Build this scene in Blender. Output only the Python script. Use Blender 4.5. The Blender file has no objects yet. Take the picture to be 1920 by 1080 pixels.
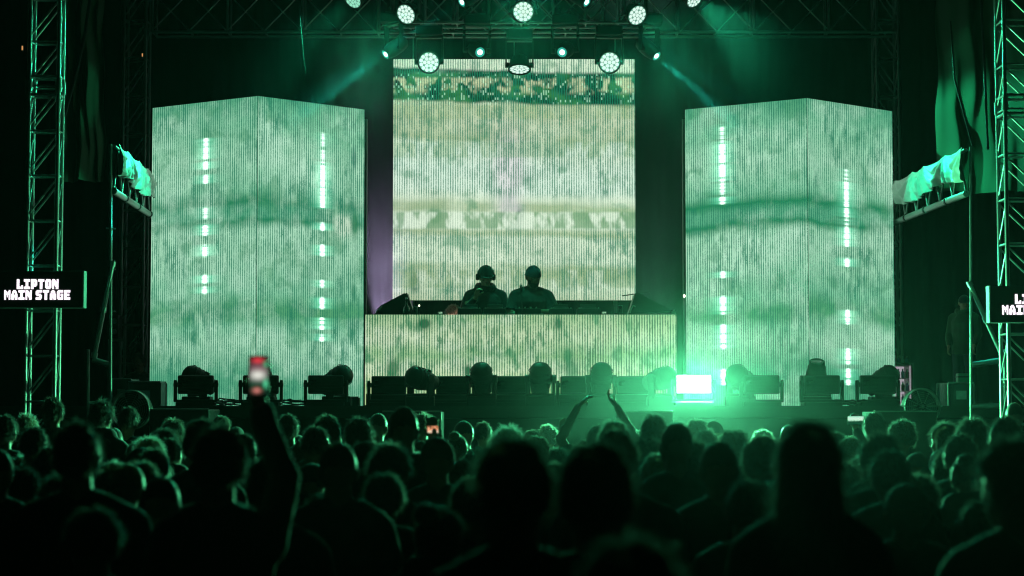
import bpy, bmesh, math, random
from mathutils import Vector, Matrix, Quaternion, noise as mnoise
R = math.radians
rnd = random.Random(11)
S = bpy.context.scene
COL = S.collection

# ------------------------------------------------------------------ camera
CZ = 1.9                      # photographer holds the camera just above the heads
F = 3733.0                    # focal length in pixels of the 1920 px wide frame
HOR = 770.0                   # image row of the horizon
PITCH = math.atan((HOR - 540.0) / F)
cd = bpy.data.cameras.new('camera'); cam = bpy.data.objects.new('camera', cd); COL.objects.link(cam)
cam.location = (0, 0, CZ); cam.rotation_euler = (R(90) + PITCH, 0, 0)
cd.sensor_width = 36.0; cd.lens = 70.0; cd.clip_end = 500; cd.clip_start = 0.05
cd.dof.use_dof = True; cd.dof.focus_distance = 25.0; cd.dof.aperture_fstop = 2.5
S.camera = cam
S.view_settings.view_transform = 'Standard'; S.view_settings.look = 'None'
S.view_settings.exposure = 0.0; S.view_settings.gamma = 1.0
S.cycles.use_denoising = True
try: S.cycles.denoiser = 'OPENIMAGEDENOISE'
except Exception: pass
S.cycles.max_bounces = 4; S.cycles.diffuse_bounces = 2; S.cycles.glossy_bounces = 2
S.cycles.transmission_bounces = 4; S.cycles.transparent_max_bounces = 8; S.cycles.volume_bounces = 0
S.cycles.sample_clamp_indirect = 4.0; S.cycles.sample_clamp_direct = 0.0
S.cycles.filter_width = 1.2
S.cycles.caustics_reflective = False; S.cycles.caustics_refractive = False

def P(px, py, Y):
    """point of the place at distance Y seen at a pixel of the 1920 x 1080 frame"""
    x = (px - 960.0) / F; u = (540.0 - py) / F
    c, s = math.cos(PITCH), math.sin(PITCH)
    fy = c - u * s; fz = s + u * c
    t = Y / fy
    return Vector((x * t, Y, CZ + fz * t))
def SC(Y): return F / Y        # pixels per metre at distance Y

# ------------------------------------------------------------------ night sky
W = bpy.data.worlds.new('World'); S.world = W; W.use_nodes = True
nt = W.node_tree; bg = nt.nodes['Background']
sky = nt.nodes.new('ShaderNodeTexSky'); sky.sky_type = 'NISHITA'; sky.sun_disc = False
sky.sun_elevation = R(-6); sky.sun_rotation = R(180)
nt.links.new(sky.outputs[0], bg.inputs[0]); bg.inputs[1].default_value = 0.012

# ------------------------------------------------------------------ node helper
class N:
    def __init__(s, nt, o): s.nt, s.o = nt, o
    def _m(s, op, *a, clamp=False):
        n = s.nt.nodes.new('ShaderNodeMath'); n.operation = op; n.use_clamp = clamp
        for i, v in enumerate((s,) + a):
            if isinstance(v, N): s.nt.links.new(v.o, n.inputs[i])
            else: n.inputs[i].default_value = float(v)
        return N(s.nt, n.outputs[0])
    def __add__(s, b): return s._m('ADD', b)
    __radd__ = __add__
    def __mul__(s, b): return s._m('MULTIPLY', b)
    __rmul__ = __mul__
    def __sub__(s, b): return s._m('SUBTRACT', b)
    def __rsub__(s, b): return (s * -1) + b
    def __truediv__(s, b): return s._m('DIVIDE', b)
    def pw(s, b): return s._m('POWER', b)
    def sin(s): return s._m('SINE')
    def exp(s): return s._m('EXPONENT')
    def clamp(s): return s._m('ADD', 0.0, clamp=True)
    def floor(s): return s._m('FLOOR')
    def smooth(s, a, b):
        n = s.nt.nodes.new('ShaderNodeMapRange'); n.interpolation_type = 'SMOOTHSTEP'
        s.nt.links.new(s.o, n.inputs[0]); n.inputs[1].default_value = a; n.inputs[2].default_value = b
        return N(s.nt, n.outputs[0])
def n_vec(nt, x, y, z=0.0):
    n = nt.nodes.new('ShaderNodeCombineXYZ')
    for i, v in enumerate((x, y, z)):
        if isinstance(v, N): nt.links.new(v.o, n.inputs[i])
        else: n.inputs[i].default_value = v
    return n.outputs[0]
def n_noise(nt, x, y, z=0.0, detail=2.0, rough=0.5):
    n = nt.nodes.new('ShaderNodeTexNoise'); nt.links.new(n_vec(nt, x, y, z), n.inputs['Vector'])
    n.inputs['Scale'].default_value = 1.0; n.inputs['Detail'].default_value = detail
    n.inputs['Roughness'].default_value = rough
    return N(nt, n.outputs[0])
def n_white(nt, x, y):
    n = nt.nodes.new('ShaderNodeTexWhiteNoise'); n.noise_dimensions = '3D'
    nt.links.new(n_vec(nt, x, y), n.inputs['Vector']); return N(nt, n.outputs[0])
def n_ramp(nt, f, stops, interp='LINEAR'):
    n = nt.nodes.new('ShaderNodeValToRGB'); nt.links.new(f.o, n.inputs[0]); cr = n.color_ramp
    cr.interpolation = interp
    while len(cr.elements) > 1: cr.elements.remove(cr.elements[0])
    cr.elements[0].position = stops[0][0]
    def c4(c): return (c, c, c, 1) if not isinstance(c, (tuple, list)) else tuple(c) + (1,)
    cr.elements[0].color = c4(stops[0][1])
    for p_, c_ in stops[1:]:
        e = cr.elements.new(p_); e.color = c4(c_)
    return N(nt, n.outputs[0])
def n_mix(nt, f, a, b):
    n = nt.nodes.new('ShaderNodeMix'); n.data_type = 'RGBA'
    for i, v in ((0, f), (6, a), (7, b)):
        if isinstance(v, N): nt.links.new(v.o, n.inputs[i])
        elif i == 0: n.inputs[0].default_value = v
        else: n.inputs[i].default_value = tuple(v) + (1,)
    return N(nt, n.outputs[2])
def s2l(r, g, b):
    f = lambda c: c / 12.92 if c <= 0.04045 else ((c + 0.055) / 1.055) ** 2.4
    return (f(r / 255), f(g / 255), f(b / 255))

# ------------------------------------------------------------------ materials
M = {}
def mat(name, col, rough=0.6, metal=0.0, var=0.25, scale=6.0, sheen=0.0, bump=0.0, sheen_tint=None, spec=None, trans=0.0, coat=0.0):
    m = bpy.data.materials.new(name); m.use_nodes = True; nt = m.node_tree
    b = nt.nodes['Principled BSDF']
    tc = nt.nodes.new('ShaderNodeTexCoord')
    nz = nt.nodes.new('ShaderNodeTexNoise'); nz.inputs['Scale'].default_value = scale; nz.inputs['Detail'].default_value = 4
    nt.links.new(tc.outputs['Object'], nz.inputs['Vector'])
    c = n_ramp(nt, N(nt, nz.outputs[0]), [(0.3, tuple(x * (1 - var) for x in col)), (0.7, tuple(min(1, x * (1 + var)) for x in col))])
    nt.links.new(c.o, b.inputs['Base Color'])
    rr = N(nt, nz.outputs[0]).smooth(0.2, 0.8) * 0.25 + (rough - 0.12)
    nt.links.new(rr.o, b.inputs['Roughness'])
    b.inputs['Metallic'].default_value = metal
    if sheen: b.inputs['Sheen Weight'].default_value = sheen; b.inputs['Sheen Roughness'].default_value = 0.45
    if spec is not None: b.inputs['Specular IOR Level'].default_value = spec
    if trans: b.inputs['Transmission Weight'].default_value = trans
    if coat: b.inputs['Coat Weight'].default_value = coat
    if bump:
        bp = nt.nodes.new('ShaderNodeBump'); bp.inputs['Strength'].default_value = bump; bp.inputs['Distance'].default_value = 0.01
        nt.links.new(nz.outputs[0], bp.inputs['Height']); nt.links.new(bp.outputs[0], b.inputs['Normal'])
    M[name] = m; return m
def translucent(name, col, f):
    nt = M[name].node_tree; out = nt.nodes['Material Output']; b = nt.nodes['Principled BSDF']
    t = nt.nodes.new('ShaderNodeBsdfTranslucent'); t.inputs[0].default_value = tuple(col) + (1,)
    mx = nt.nodes.new('ShaderNodeMixShader'); mx.inputs[0].default_value = f
    nt.links.new(b.outputs[0], mx.inputs[1]); nt.links.new(t.outputs[0], mx.inputs[2]); nt.links.new(mx.outputs[0], out.inputs[0])
def emit(name, col, strength):
    m = bpy.data.materials.new(name); m.use_nodes = True; nt = m.node_tree
    nt.nodes.remove(nt.nodes['Principled BSDF'])
    e = nt.nodes.new('ShaderNodeEmission'); e.inputs[0].default_value = tuple(col) + (1,); e.inputs[1].default_value = strength
    nt.links.new(e.outputs[0], nt.nodes['Material Output'].inputs[0]); M[name] = m; return m
mat('asphalt', (0.045, 0.047, 0.05), 0.85, bump=0.3, scale=40)
mat('stage_deck', (0.03, 0.03, 0.032), 0.55, scale=3)
mat('black_cloth', (0.012, 0.013, 0.014), 0.95, sheen=0.1, scale=2, spec=0.1)
mat('black_paint', (0.022, 0.023, 0.024), 0.42, scale=20)
mat('black_plastic', (0.014, 0.015, 0.016), 0.58, scale=30)
mat('aluminium', (0.42, 0.44, 0.44), 0.42, metal=1.0, var=0.15, scale=12)
mat('galvanised', (0.34, 0.36, 0.35), 0.42, metal=0.85, var=0.2, scale=14)
mat('tarp', (0.72, 0.76, 0.73), 0.4, var=0.1, scale=3, bump=0.1)
mat('side_cloth', (0.04, 0.07, 0.042), 0.9, var=0.15, scale=2, sheen=0.1, spec=0.1)
mat('skin', (0.42, 0.25, 0.18), 0.5, var=0.08, scale=12)
mat('skin_dark', (0.26, 0.15, 0.1), 0.5, var=0.08, scale=12)
mat('shirt_black', (0.016, 0.016, 0.018), 0.8, sheen=0.3, scale=9, bump=0.2, spec=0.25)
mat('shirt_navy', (0.02, 0.028, 0.05), 0.85, sheen=0.15, scale=9, bump=0.2, spec=0.25)
mat('shirt_grey', (0.11, 0.11, 0.11), 0.85, sheen=0.15, scale=9, bump=0.2, spec=0.25)
mat('shirt_olive', (0.06, 0.07, 0.04), 0.85, sheen=0.15, scale=9, bump=0.2, spec=0.25)
mat('shirt_white', (0.4, 0.4, 0.38), 0.85, sheen=0.15, scale=9, bump=0.2, spec=0.25)
mat('hi_vis', (0.03, 0.085, 0.045), 0.8, sheen=0.2, scale=9, bump=0.2)
mat('denim', (0.03, 0.04, 0.06), 0.9, scale=20)
mat('hair_dark', (0.018, 0.013, 0.01), 0.42, sheen=0.7, scale=30)
mat('hair_brown', (0.06, 0.038, 0.022), 0.42, sheen=0.8, scale=30)
mat('hair_blond', (0.32, 0.24, 0.13), 0.42, sheen=0.9, scale=30)
translucent('hair_dark', (0.12, 0.09, 0.07), 0.35); translucent('hair_brown', (0.3, 0.22, 0.15), 0.4); translucent('hair_blond', (0.7, 0.6, 0.42), 0.45)
for _h, _c in (('hair_dark', (0.13, 0.12, 0.11)), ('hair_brown', (0.30, 0.28, 0.25)), ('hair_blond', (0.75, 0.7, 0.6))):
    mat(_h + '_strand', tuple(x * 0.35 for x in _c), 0.4, scale=30); translucent(_h + '_strand', tuple(min(0.95, x * 1.5) for x in _c), 0.75)
mat('glass_dark', (0.02, 0.035, 0.025), 0.12, scale=8, coat=0.6)
mat('white_plastic', (0.7, 0.72, 0.72), 0.4, var=0.05)
mat('green_plastic', (0.10, 0.45, 0.25), 0.45, var=0.1)
mat('eye', (0.5, 0.5, 0.5), 0.2, var=0.02); mat('lip', (0.25, 0.1, 0.08), 0.5, var=0.05)
mat('can_dark', (0.03, 0.04, 0.04), 0.3, metal=0.6); mat('bottle_purple', (0.12, 0.08, 0.35), 0.3); mat('bottle_blue', (0.15, 0.3, 0.5), 0.3)
mat('bottle_brown', (0.08, 0.05, 0.03), 0.3)
mat('knob', (0.5, 0.52, 0.52), 0.3, metal=0.5)
emit('wash_lens', (0.80, 1.0, 0.90), 0.95); emit('wash_lens_dim', (0.35, 0.85, 0.6), 0.9)
emit('wash_plate', (0.25, 0.8, 0.55), 0.42); emit('beam_lens', (0.6, 1.0, 0.93), 3.0); emit('beam_ring', (0.05, 0.6, 0.45), 0.7)
emit('sign_text', (1.0, 0.86, 0.97), 1.6); emit('strobe_lit', (0.85, 1.0, 0.9), 9.0)
emit('amber', (1.0, 0.45, 0.15), 0.7); emit('fridge_light', (0.85, 0.72, 0.85), 0.42)
emit('pin_light', (1.0, 0.95, 0.7), 4.0); emit('led_teal', (0.2, 0.9, 0.6), 0.6)

def uvs(nt):
    tc = nt.nodes.new('ShaderNodeUVMap'); sp = nt.nodes.new('ShaderNodeSeparateXYZ')
    nt.links.new(tc.outputs[0], sp.inputs[0])
    return N(nt, sp.outputs[0]), 1.0 - N(nt, sp.outputs[1])
def led_material(name, stops, n_str, seed, asp=1.0, slope=0.0, warp=0.03, blot=None, bar=None, gain=1.0,
                 gap=(0.012, 0.16, 0.09), dots=None, contrast=0.86, spots=(), soft=(), grain=15.0, mods=(4, 8), hi=s2l(184, 224, 198), rows=()):
    """an LED screen's moving picture: u across, t down; vertical pixel columns of period 1/n_str"""
    m = bpy.data.materials.new(name); m.use_nodes = True; nt = m.node_tree
    nt.nodes.remove(nt.nodes['Principled BSDF'])
    u, t = uvs(nt)
    low = n_noise(nt, u * 5.0 * asp, t * 4.0, seed, 3.0, 0.6)
    tt = t + (u - 0.5) * slope + (low - 0.5) * warp
    col = n_ramp(nt, tt, stops)
    # light and dark patches of the picture
    a = n_noise(nt, u * 9.0 * asp, t * (12.0 if asp < 2 else 4.0), seed + 3.1, 4.0, 0.6)
    bigb = n_noise(nt, u * 3.0 * asp, t * 5.0, seed + 7.7, 2.0, 0.5)
    col = n_mix(nt, ((a - 0.5) * 2.4 + (bigb - 0.5) * 3.0 + 0.15).clamp() * (blot or 0.7), col, hi)
    d = n_noise(nt, u * 9.0 * asp, t * (11.0 if asp < 2 else 3.2), seed + 13.1, 3.0, 0.55)
    col = n_mix(nt, (d.smooth(0.54, 0.68)) * (0.5 if asp < 2 else 0.75), col, s2l(60, 132, 90))
    for (su, st, ru, rt, cc, k) in spots:
        g = (((u - su) / ru).pw(2.0) + ((t - st) / rt).pw(2.0)) * -1.0
        col = n_mix(nt, (g.exp() * 1.6 + (a - 0.5) * 0.6 * g.exp()).clamp() * k, col, cc)
    if dots:
        wd = t.smooth(dots[0] - 0.012, dots[0] + 0.01) * (1.0 - tt.smooth(dots[1] - 0.015, dots[1] + 0.003))
        base = n_ramp(nt, n_noise(nt, u * 7.0, t * 9.0, seed + 40, 3.0), [(0.35, s2l(3, 30, 24)), (0.5, s2l(8, 62, 42)), (0.62, s2l(52, 120, 62)), (0.7, s2l(20, 80, 60))])
        bl = n_noise(nt, u * 15.0, t * 9.0, seed + 41, 2.5, 0.65).smooth(0.47, 0.57) * t.smooth(0.07, 0.085) * (1.0 - t.smooth(0.125, 0.155))
        base = n_mix(nt, bl * 0.9, base, s2l(196, 200, 158))
        col = n_mix(nt, wd, col, base)
    for (r0, r1, cA, cB, k_) in rows:
        wd = t.smooth(r0 - 0.006, r0 + 0.008) * (1.0 - t.smooth(r1 - 0.008, r1 + 0.006))
        bl = n_noise(nt, u * 17.0, t * 8.0, seed + 50 + r0 * 10, 2.5, 0.65).smooth(0.44, 0.60)
        col = n_mix(nt, wd * k_, col, n_mix(nt, bl, cB, cA))
    # columns
    ph = u * (2 * math.pi * n_str)
    colid = (u * n_str).floor()
    st1 = n_noise(nt, colid * 0.37, t * grain, seed + 1.0, 2.0, 0.6)
    st2 = n_noise(nt, colid * 2.31, t * grain * 0.4, seed + 5.0, 1.0, 0.5)
    fine = n_white(nt, (u * n_str * 3).floor(), (t * n_str * 3 / asp).floor())
    s = ph.sin() * 0.5 + 0.5
    patch = n_noise(nt, u * 5.5 * asp, t * (4.5 if asp < 2 else 2.2), seed + 23.0, 3.0, 0.55).smooth(0.36, 0.64)
    k = (s + (st1 - 0.5) * (patch * 1.9 + 0.5) + (st2 - 0.5) * (patch * 1.2 + 0.3) + (fine - 0.5) * 0.4 + (1.0 - patch) * 0.22)
    cmask = k.smooth(0.22, 0.85)
    if soft:
        for (t0, t1, v) in soft:
            w = t.smooth(t0 - 0.02, t0 + 0.02) * (1.0 - t.smooth(t1 - 0.02, t1 + 0.02)) * v
            cmask = cmask + (1.0 - cmask) * w
    dark = n_mix(nt, 1.0 - contrast, gap, col)
    col = n_mix(nt, cmask, dark, col)
    if dots:
        t0, t1 = dots
        w = t.smooth(t0 - 0.01, t0 + 0.01) * (1.0 - t.smooth(t1 - 0.01, t1 + 0.01))
        q = n_white(nt, (u * n_str).floor(), (t * n_str * 1.0).floor())
        col = n_mix(nt, (q.smooth(0.80, 0.86) * s.smooth(0.4, 0.8) * w) * 0.6, col, s2l(190, 235, 200))
    mod = n_white(nt, (u * mods[0]).floor() + seed, (t * mods[1]).floor())
    e = nt.nodes.new('ShaderNodeEmission'); nt.links.new(col.o, e.inputs[0]); nt.links.new(((mod - 0.5) * 0.07 + gain).o, e.inputs[1])
    out = nt.nodes['Material Output']; last = e.outputs[0]
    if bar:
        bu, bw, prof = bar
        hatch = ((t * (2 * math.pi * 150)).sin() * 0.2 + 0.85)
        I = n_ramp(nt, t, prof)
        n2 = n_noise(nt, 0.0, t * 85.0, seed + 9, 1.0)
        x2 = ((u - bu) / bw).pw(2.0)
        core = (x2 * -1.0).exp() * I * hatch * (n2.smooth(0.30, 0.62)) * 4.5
        halo = (x2 * -0.045).exp() * I * 0.34 * (n2.smooth(0.1, 0.6) + 0.3)  # green bloom around the bar, painted into the screen's emission
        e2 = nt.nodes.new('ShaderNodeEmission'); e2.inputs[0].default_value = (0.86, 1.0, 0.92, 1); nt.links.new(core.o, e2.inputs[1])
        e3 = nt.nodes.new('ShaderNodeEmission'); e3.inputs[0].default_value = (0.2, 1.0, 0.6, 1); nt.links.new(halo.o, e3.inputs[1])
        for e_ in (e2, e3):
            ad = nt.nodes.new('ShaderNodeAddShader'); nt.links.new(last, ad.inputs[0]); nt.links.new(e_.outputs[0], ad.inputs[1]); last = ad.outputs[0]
    nt.links.new(last, out.inputs[0]); M[name] = m; return m
def prof(segs, lo, hi):
    """1-D brightness of a vertical light bar from (y0, y1, strength) rows of the picture"""
    pts = []
    f = lambda y: (y - lo) / (hi - lo)
    for y0, y1, v in segs:
        e = 0.002
        pts += [(max(0, f(y0) - 2 * e), 0.0), (f(y0) + e, v), (f(y1) - e, v), (f(y1) + 2 * e, 0.0)]
    return pts[:32]
GR = s2l(124, 186, 150); GL = s2l(152, 202, 170); GD = s2l(30, 118, 76); GM = s2l(84, 156, 120)
side_stops = [(0.0, GM), (0.08, GR), (0.2, GL), (0.3, GR), (0.335, GD), (0.36, GM), (0.385, GM), (0.40, GD), (0.43, GL), (0.52, GL), (0.64, GR), (0.685, s2l(80, 150, 105)),
              (0.71, s2l(80, 150, 105)), (0.745, GR), (0.8, GL), (0.9, GM), (1.0, GM)]
BARG = 1.0
L1 = prof([(262, 300, .75), (306, 318, 1), (330, 345, .7), (390, 412, .4), (423, 442, 1), (462, 482, .85), (519, 532, 1), (541, 551, .9), (572, 600, 1)], 192, 762)
L2 = prof([(250, 300, .3), (305, 392, .9), (420, 432, 1), (462, 480, 1), (528, 540, .7), (560, 580, 1), (598, 618, 1), (628, 640, .9)], 195, 762)
R1 = prof([(236, 262, .35), (268, 342, 1), (346, 366, .6), (372, 384, 1), (513, 522, 1), (559, 590, 1), (612, 655, 1), (695, 722, 1)], 201, 762)
R2 = prof([(318, 338, .3), (342, 408, .8), (412, 422, .5), (428, 462, 1), (486, 500, 1), (584, 608, 1), (656, 684, 1), (694, 722, 1)], 194, 762)
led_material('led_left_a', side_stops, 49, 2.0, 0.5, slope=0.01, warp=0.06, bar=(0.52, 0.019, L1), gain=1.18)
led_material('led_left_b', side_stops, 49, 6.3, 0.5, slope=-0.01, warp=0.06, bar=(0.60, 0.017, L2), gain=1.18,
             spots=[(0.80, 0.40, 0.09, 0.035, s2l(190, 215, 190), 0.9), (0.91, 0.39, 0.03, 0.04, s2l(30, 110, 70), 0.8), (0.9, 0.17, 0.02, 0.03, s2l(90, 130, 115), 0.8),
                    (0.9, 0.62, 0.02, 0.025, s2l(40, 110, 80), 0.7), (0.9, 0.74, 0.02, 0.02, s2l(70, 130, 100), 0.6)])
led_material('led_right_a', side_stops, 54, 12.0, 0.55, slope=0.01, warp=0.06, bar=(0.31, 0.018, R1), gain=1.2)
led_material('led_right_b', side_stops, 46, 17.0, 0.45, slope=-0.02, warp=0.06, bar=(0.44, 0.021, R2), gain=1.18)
TAN = s2l(170, 188, 152); PALE = s2l(200, 218, 192); MINT = s2l(204, 226, 208); OLV = s2l(160, 180, 142); DKG = s2l(4, 40, 30); BEI = s2l(180, 194, 160)
cen = [(0.0, PALE), (0.045, PALE), (0.058, DKG), (0.075, s2l(30, 90, 58)), (0.10, s2l(80, 130, 85)), (0.13, s2l(30, 90, 58)), (0.15, DKG), (0.172, s2l(8, 60, 38)), (0.19, TAN), (0.25, BEI), (0.315, TAN),
       (0.335, OLV), (0.36, PALE), (0.45, MINT), (0.55, MINT), (0.585, PALE), (0.61, OLV), (0.635, OLV), (0.655, PALE), (0.70, PALE), (0.725, OLV), (0.745, PALE), (0.84, PALE), (0.865, OLV), (0.90, TAN), (0.93, PALE), (1.0, BEI)]
led_material('led_center', cen, 100, 21.0, 1.0, hi=s2l(216, 232, 208), slope=-0.03, warp=0.045, gain=1.18, contrast=0.82, dots=(0.06, 0.19), blot=0.5, rows=((0.345, 0.41, MINT, s2l(150, 180, 140), 0.55), (0.635, 0.705, s2l(214, 230, 208), s2l(118, 156, 116), 0.8), (0.71, 0.735, OLV, s2l(180, 196, 160), 0.5), (0.875, 0.95, s2l(208, 222, 198), s2l(140, 165, 120), 0.6), (0.19, 0.25, s2l(178, 196, 160), s2l(158, 178, 132), 0.6)), soft=((0.57, 0.71, 0.55),),
             spots=[(0.17, 0.655, 0.035, 0.035, s2l(110, 150, 110), 0.9), (0.52, 0.655, 0.012, 0.03, s2l(50, 90, 70), 0.9), (0.09, 0.925, 0.02, 0.04, s2l(70, 105, 80), 0.9),
                    (0.72, 0.93, 0.02, 0.03, s2l(120, 160, 130), 0.7), (0.33, 0.10, 0.022, 0.05, s2l(3, 22, 18), 1.0), (0.885, 0.10, 0.02, 0.035, s2l(3, 26, 20), 1.0), (0.68, 0.11, 0.012, 0.05, s2l(3, 30, 22), 1.0), (0.475, 0.10, 0.022, 0.03, s2l(30, 70, 80), 0.9),  
                    (0.48, 0.45, 0.06, 0.13, s2l(214, 208, 212), 0.7), (0.48, 0.62, 0.04, 0.06, s2l(205, 200, 205), 0.5), (0.87, 0.655, 0.14, 0.03, s2l(130, 170, 120), 0.5)])
bst = [(0.0, s2l(160, 194, 146)), (0.25, s2l(198, 218, 180)), (0.45, s2l(150, 190, 140)), (0.62, s2l(206, 224, 188)), (0.8, s2l(182, 206, 146)), (1.0, s2l(176, 202, 142))]
led_material('led_booth', bst, 120, 31.0, 2.6, hi=s2l(216, 232, 208), grain=6.0, mods=(8, 3), warp=0.2, gain=1.05, contrast=0.9, gap=(0.01, 0.15, 0.06), blot=0.65,
             spots=[(0.19, 0.10, 0.02, 0.06, s2l(20, 80, 50), 0.9), (0.62, 0.10, 0.012, 0.06, s2l(20, 90, 60), 0.8), (0.65, 0.45, 0.015, 0.08, s2l(30, 110, 70), 0.7),
                    (0.09, 0.6, 0.02, 0.1, s2l(20, 90, 50), 0.8), (0.33, 0.62, 0.01, 0.06, s2l(10, 70, 40), 0.9), (0.66, 0.6, 0.02, 0.1, s2l(20, 100, 60), 0.7)])
def phone_material(name, kind):
    m = bpy.data.materials.new(name); m.use_nodes = True; nt = m.node_tree
    nt.nodes.remove(nt.nodes['Principled BSDF']); u, t = uvs(nt)
    if kind == 'big':
        c = n_ramp(nt, t, [(0.0, s2l(8, 10, 12)), (0.3, s2l(60, 48, 52)), (0.5, s2l(30, 50, 42)), (0.7, s2l(12, 60, 40)), (1.0, s2l(6, 20, 16))])
        for (gu, gt, ru, rt, cc) in ((0.45, 0.10, 0.30, 0.07, s2l(235, 60, 70)), (0.5, 0.30, 0.5, 0.12, s2l(120, 75, 85)), (0.45, 0.48, 0.42, 0.12, s2l(225, 225, 214)), (0.9, 0.70, 0.12, 0.10, s2l(90, 220, 160)), (0.9, 0.2, 0.12, 0.08, s2l(60, 170, 120)), (0.4, 0.88, 0.2, 0.06, s2l(220, 130, 120))):
            g_ = ((((u - gu) / ru).pw(2.0) + ((t - gt) / rt).pw(2.0)) * -1.0).exp(); c = n_mix(nt, g_, c, cc)  # green blobs at the right edge are a reflection painted into the display
    elif kind == 'stage':
        a = n_noise(nt, u * 9, t * 6, 3.0, 3.0)
        c = n_ramp(nt, t + (a - 0.5) * 0.35, [(0.0, s2l(150, 220, 190)), (0.35, s2l(215, 240, 220)), (0.5, s2l(170, 225, 190)), (0.62, s2l(10, 60, 40)), (1.0, s2l(5, 30, 20))])
    else:
        a = n_noise(nt, u * 5, t * 5, 1.0, 3.0)
        c = n_ramp(nt, a + (t - 0.5) * 0.3, [(0.3, s2l(10, 40, 30)), (0.5, s2l(240, 150, 100)), (0.62, s2l(255, 225, 200)), (0.75, s2l(60, 160, 110))])
    e = nt.nodes.new('ShaderNodeEmission'); nt.links.new(c.o, e.inputs[0]); e.inputs[1].default_value = 1.1
    nt.links.new(e.outputs[0], nt.nodes['Material Output'].inputs[0]); M[name] = m
for k in ('big', 'stage', 'warm'): phone_material('phone_' + k, k)

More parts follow.
